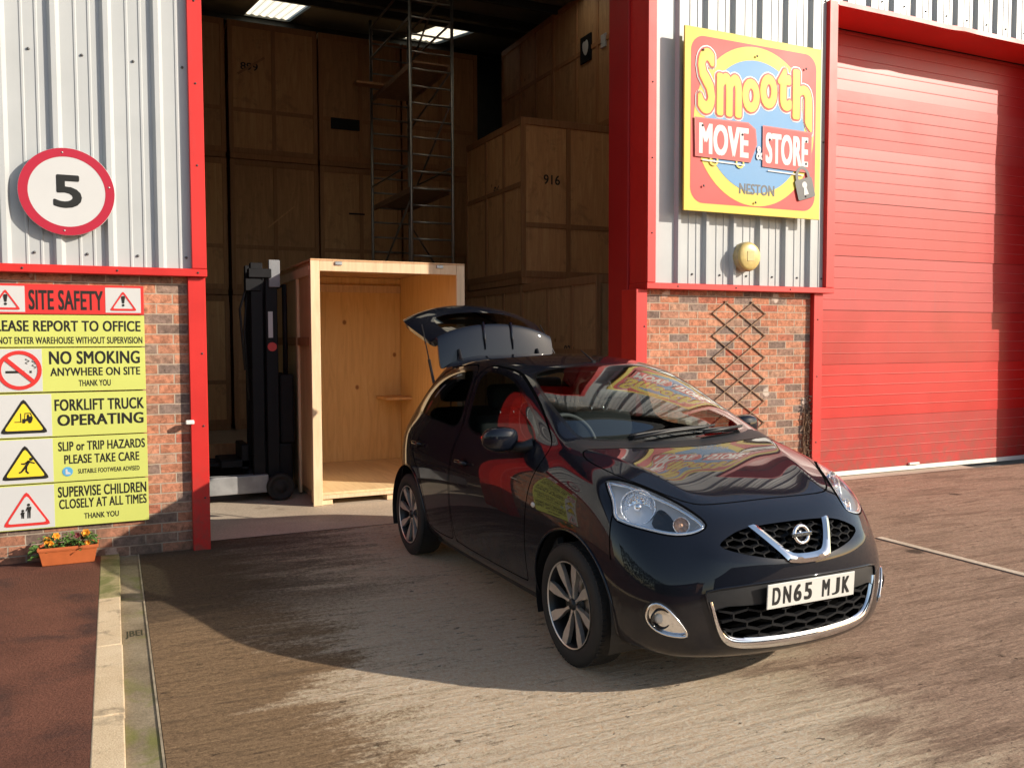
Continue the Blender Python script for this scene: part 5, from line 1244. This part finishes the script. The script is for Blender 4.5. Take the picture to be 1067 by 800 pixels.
# right-hand rows
r0a = crate(4.75+.775, 2.3+1.06, 0, 'plywood crate numbered 929 on the floor behind the car roof'); r0b = crate(4.75+.775, 4.45+1.06, 0, 'floor level plywood crate under the crate marked 916')
r1b = crate(4.75+.775, 4.42+1.06, 1, 'plywood crate marked 96 on its side and 916 on its front')
mark(r0a, '929', 'l', 3.16, 1.40, .27, .12); mark(r1b, '96', 'l', 5.45, 3.80, .22, .15); mark(r1b, '916', 'f', 5.12, 3.86, .27, .14)
rr = {}
for lev in range(3):
    for k, y in enumerate((2.28, 4.44, 6.60)):
        w = ['nearest the door jamb', 'in the middle', 'at the far end'][k]
        if lev < 2 and not (lev == 1 and k == 0):
            lab = '%s level plywood crate of the right wall row, %s' % (levw[lev], w)
        else: lab = '%s plywood crate of the right wall row, %s' % ('second level' if lev == 1 else 'high top', w)
        if (lev, k) == (2, 1): lab = 'high top right-hand crate with a black and white notice'
        rr[lev, k] = crate(6.38+.775, y+1.06, lev, lab)
t = rr[2,1]
def side_plate(nm, t, y, z, w, h, mt, off=.0): obj(nm, boxm((-.775-.006-off, y-t.location.y, z-t.location.z), (-.755, y-t.location.y+w, z-t.location.z+h), .002), mt, t)
side_plate('notice', t, 5.25, 6.05, .34, .42, BLACKM); bm = bmesh.new(); P = smooth_poly([(-.09,-.05),(-.02,-.14),(.07,-.05),(.10,.06),(.06,.12),(.0,.10),(-.05,.13),(-.10,.06)], 2)
prism(bm, P, lambda p: Vector((-.783, 5.42-t.location.y+p[0], 6.27-t.location.z+p[1])), lambda p: Vector((-.785, 5.42-t.location.y+p[0], 6.27-t.location.z+p[1]))); obj('notice_symbol', bm, SWHITE, t)
side_plate('paper_label', t, 4.80, 6.12, .14, .20, SWHITE)
t = rr[2,2]; side_plate('dark_label', t, 8.15, 5.0, .26, .36, BLACKM); side_plate('paper_label', t, 8.15, 5.5, .12, .12, SWHITE)

# ------------------------------------------------------------------ open crate behind the car
cx0, cx1, cy0, cy1, ch = 1.07, 2.64, 1.35, 3.45, 2.365
oc = thing('open_crate', 'fresh pale plywood crate standing open-fronted behind the car', 'crate', ((cx0+cx1)/2, cy0, .006))
w = cx1-cx0; d = cy1-cy0
def op(nm, lo, hi, mt, bev=.003): return obj(nm, boxm(lo, hi, bev), mt, oc)
PLYI = m_ply('fresh_plywood_inside', (.80,.49,.22), (.88,.58,.29))
op('side_panel', (-w/2+.028,.03,.115), (-w/2+.040,d-.03,ch-.02), PLYN); op('side_panel', (w/2-.040,.03,.115), (w/2-.028,d-.03,ch-.02), PLYI); op('back_panel', (-w/2+.042,d-.045,.115), (w/2-.042,d-.032,ch-.02), PLYI)
op('top_panel', (-w/2,.0,ch-.018), (w/2,d,ch), PLYN); op('floor_panel', (-w/2+.042,.004,.10), (w/2-.042,d-.046,.125), m_ply('plywood_floor', (.78,.56,.31), (.86,.66,.40), False, 'Y'))
for x in (-w/2, w/2-.088): op('corner_post', (x,0,.0), (x+.088,.027,ch-.019), BATN)
for x in (-w/2, w/2-.088): op('corner_post', (x,d-.03,0), (x+.088,d,ch-.019), BATN)
op('top_rail', (-w/2+.089,.002,ch-.115), (w/2-.089,.026,ch-.019), BATN); op('bottom_rail', (-w/2+.089,.006,.06), (w/2-.089,.028,.099), BATN)
op('inner_rail', (-w/2+.043,d-.075,ch-.20), (w/2-.043,d-.046,ch-.11), BATN)
for x in (-w/2, w/2-.028):
    for a, b_ in ((.028,.10), (.68,.76), (1.35,1.43), (d-.11,d-.031)): op('side_batten', (x+.001,a,.03), (x+.027,b_,ch-.10), BATN if a < 1 else BATT)
    for z in (1.58, ch-.105): op('side_rail', (x,.101 if z > 2 else .102,z-.045), (x+.0275,d-.112,z+.045), BATN) if z > 2 else [op('side_rail', (x+.001,a,z-.04), (x+.026,b_,z+.04), BATT) for a, b_ in ((.101,.679),(.761,1.349),(1.431,d-.112))]
for x in (-.55,.48): op('catch', (x,-.012,ch-.055), (x+.07,.001,ch-.022), STEELG)
for x in (-w/2+.09, -.05, w/2-.19): op('skid', (x,.03,0), (x+.10,d-.03,.099), BATN)
op('inner_shelf_edge', (w/2-.36,d-.5,.88), (w/2-.045,d-.05,.91), PLYI)
# low board on the floor at the back left
obj('plywood_board', boxm((-.2,3.55,.006), (1.02,3.60,.40), .003), PLY, None, 'low plywood board standing on edge beyond the forklift', 'board')

# ------------------------------------------------------------------ forklift
fk = thing('reach_truck', 'black forklift mast with a pale steel leg parked left of the open crate', 'forklift', (0,0,.004))
bm = bmesh.new()
for y in (1.92, 2.30): box(bm, (.60,y,.14), (.72,y+.07,2.36), .008); box(bm, (.74,y+.005,.16), (.86,y+.065,2.30), .008)
for z in (.3,1.2,2.2): box(bm, (.63,1.99,z), (.70,2.30,z+.1), .006)
obj('mast', bm, BLACKM, fk)
bm = bmesh.new(); box(bm, (.55,1.90,2.08), (.70,2.02,2.20), .006); box(bm, (.58,1.885,2.21), (.80,2.0,2.30), .006); obj('hydraulic_head', bm, BLACKM, fk)
obj('head_plate', boxm((.775,1.90,2.12), (.885,1.925,2.39), .006), simple('grey_machine_plate', (.22,.23,.24), .5), fk)
bm = bmesh.new(); lathe(bm, [(.001,0),(.03,0),(.03,1.7),(.018,1.7),(.018,2.0)], 16, 'Z'); move(bm, Matrix.Translation((.67,2.1,.3))); obj('lift_cylinder', bm, STEELG, fk)
bm = bmesh.new(); tube(bm, [(.56,1.95,2.1),(.50,1.95,1.9),(.54,1.95,1.3)], .012, 6); tube(bm, [(.58,2.0,2.1),(.545,2.0,1.7),(.58,2.0,1.0)], .01, 6); obj('hose', bm, RUBBER, fk)
obj('support_leg', boxm((-.35,1.86,.085), (.735,1.99,.262), .01, 2), simple('scuffed_pale_steel', (.30,.30,.30), .5, .2, .2, 9), fk); obj('support_leg', boxm((-.35,2.62,.085), (.735,2.74,.262), .01, 2), BLACKM, fk)
for x, y in ((.845,1.80), (.845,2.64), (-.28,1.87)):
    r_ = .135 if x > 0 else .06
    bm = bmesh.new(); lathe(bm, [(.001,.002),(r_*.35,.0),(r_*.4,.012),(r_*.68,.012),(r_*.72,0),(r_*.93,0),(r_,.012),(r_,.085),(r_*.93,.095),(.001,.095)], 32, 'Y'); move(bm, Matrix.Translation((x,y,r_+.002))); obj('wheel', bm, RUBBER, fk)
bm = bmesh.new(); box(bm, (.72,1.98,.14), (1.0,2.75,.55), .02, 2); box(bm, (.88,1.98,.55), (1.02,2.7,1.25), .02, 2); box(bm, (.55,1.99,.10), (.74,2.6,.30), .02); obj('chassis', bm, BLACKM, fk)
bm = bmesh.new(); box(bm, (.30,2.05,.32), (.58,2.55,.40), .01); box(bm, (.50,2.05,.30), (.58,2.5,.55), .01); obj('carriage', bm, BLACKM, fk)
obj('warning_sticker', boxm((.765,1.916,1.62), (.81,1.924,1.88), .001), SWHITE, fk)
bm = bmesh.new(); lathe(bm, [(.001,0),(.045,0)], 20, 'Y'); move(bm, Matrix.Translation((.80,1.9145,1.53))); obj('round_sticker', bm, SRED, fk)

# ------------------------------------------------------------------ scaffold tower
sc = thing('scaffold_tower', 'tall aluminium scaffold tower with two platforms among the crates', 'scaffold', (0,0,.006))
AL = simple('aluminium_tube', (.30,.29,.27), .38, .85, .12, 20)
X0, X1, Y0, Y1 = 3.45, 4.11, 5.5, 7.6
for x, y, zt_ in ((X0,Y0,7.7), (X1,Y0,7.7), (X0,Y1,6.98), (X1,Y1,6.98)):
    bm = bmesh.new(); tube(bm, [(x,y,.12),(x,y,zt_)], .025, 12); obj('upright', bm, AL, sc)
    bm = bmesh.new(); lathe(bm, [(.001,0),(.06,.002),(.06,.05),(.02,.06),(.02,.13)], 16, 'Z'); move(bm, Matrix.Translation((x,y,0))); obj('castor', bm, RUBBER, sc)
for y in (Y0, Y1):
    z = .35
    while z < (7.4 if y == Y0 else 6.9):
        bm = bmesh.new(); tube(bm, [(X0,y,z),(X1,y,z)], .016, 8); obj('rung', bm, AL, sc); z += .25
for a, b_ in (((X1,Y1,3.95),(X1,Y0,5.2)), ((X0,Y1,2.4),(X0,Y0,3.7)), ((X1,Y1,5.2),(X1,Y0,5.65)), ((X1,Y1,6.2),(X1,Y0,7.3)), ((X0,Y0,.6),(X0,Y1,2.2)), ((X1,Y0,2.3),(X1,Y1,3.6))):
    bm = bmesh.new(); tube(bm, [a, b_], .017, 8); obj('diagonal_brace', bm, AL, sc)
for x in (X0, X1):
    for z in (6.85, 6.35, 4.2):
        bm = bmesh.new(); tube(bm, [(x,Y0,z),(x,Y1,z)], .017, 8); obj('guard_rail', bm, AL, sc)
for z in (5.70, 3.86):
    bm = bmesh.new(); box(bm, (X0+.03,Y0+.02,z), (X1-.03,Y1-.02,z+.03), .004); box(bm, (X0+.02,Y0+.02,z-.06), (X0+.05,Y1-.02,z+.03), .003); box(bm, (X1-.05,Y0+.02,z-.06), (X1-.02,Y1-.02,z+.03), .003); obj('platform', bm, TW, sc)
obj('scaffold_plank', boxm((3.02,6.95,5.735), (4.0,7.17,5.775), .003), BATT, None, 'short wooden plank laid across the upper scaffold platform', 'plank')
for y in (2.12,2.44): obj('fork', boxm((-.55,y,.335), (.50,y+.10,.37), .006), BLACKM, fk)
bm = bmesh.new(); tube(bm, [(.95,2.05,1.25),(.95,2.05,2.15),(.95,2.6,2.15),(.95,2.6,1.25)], .025, 8); obj('overhead_guard', bm, BLACKM, fk)
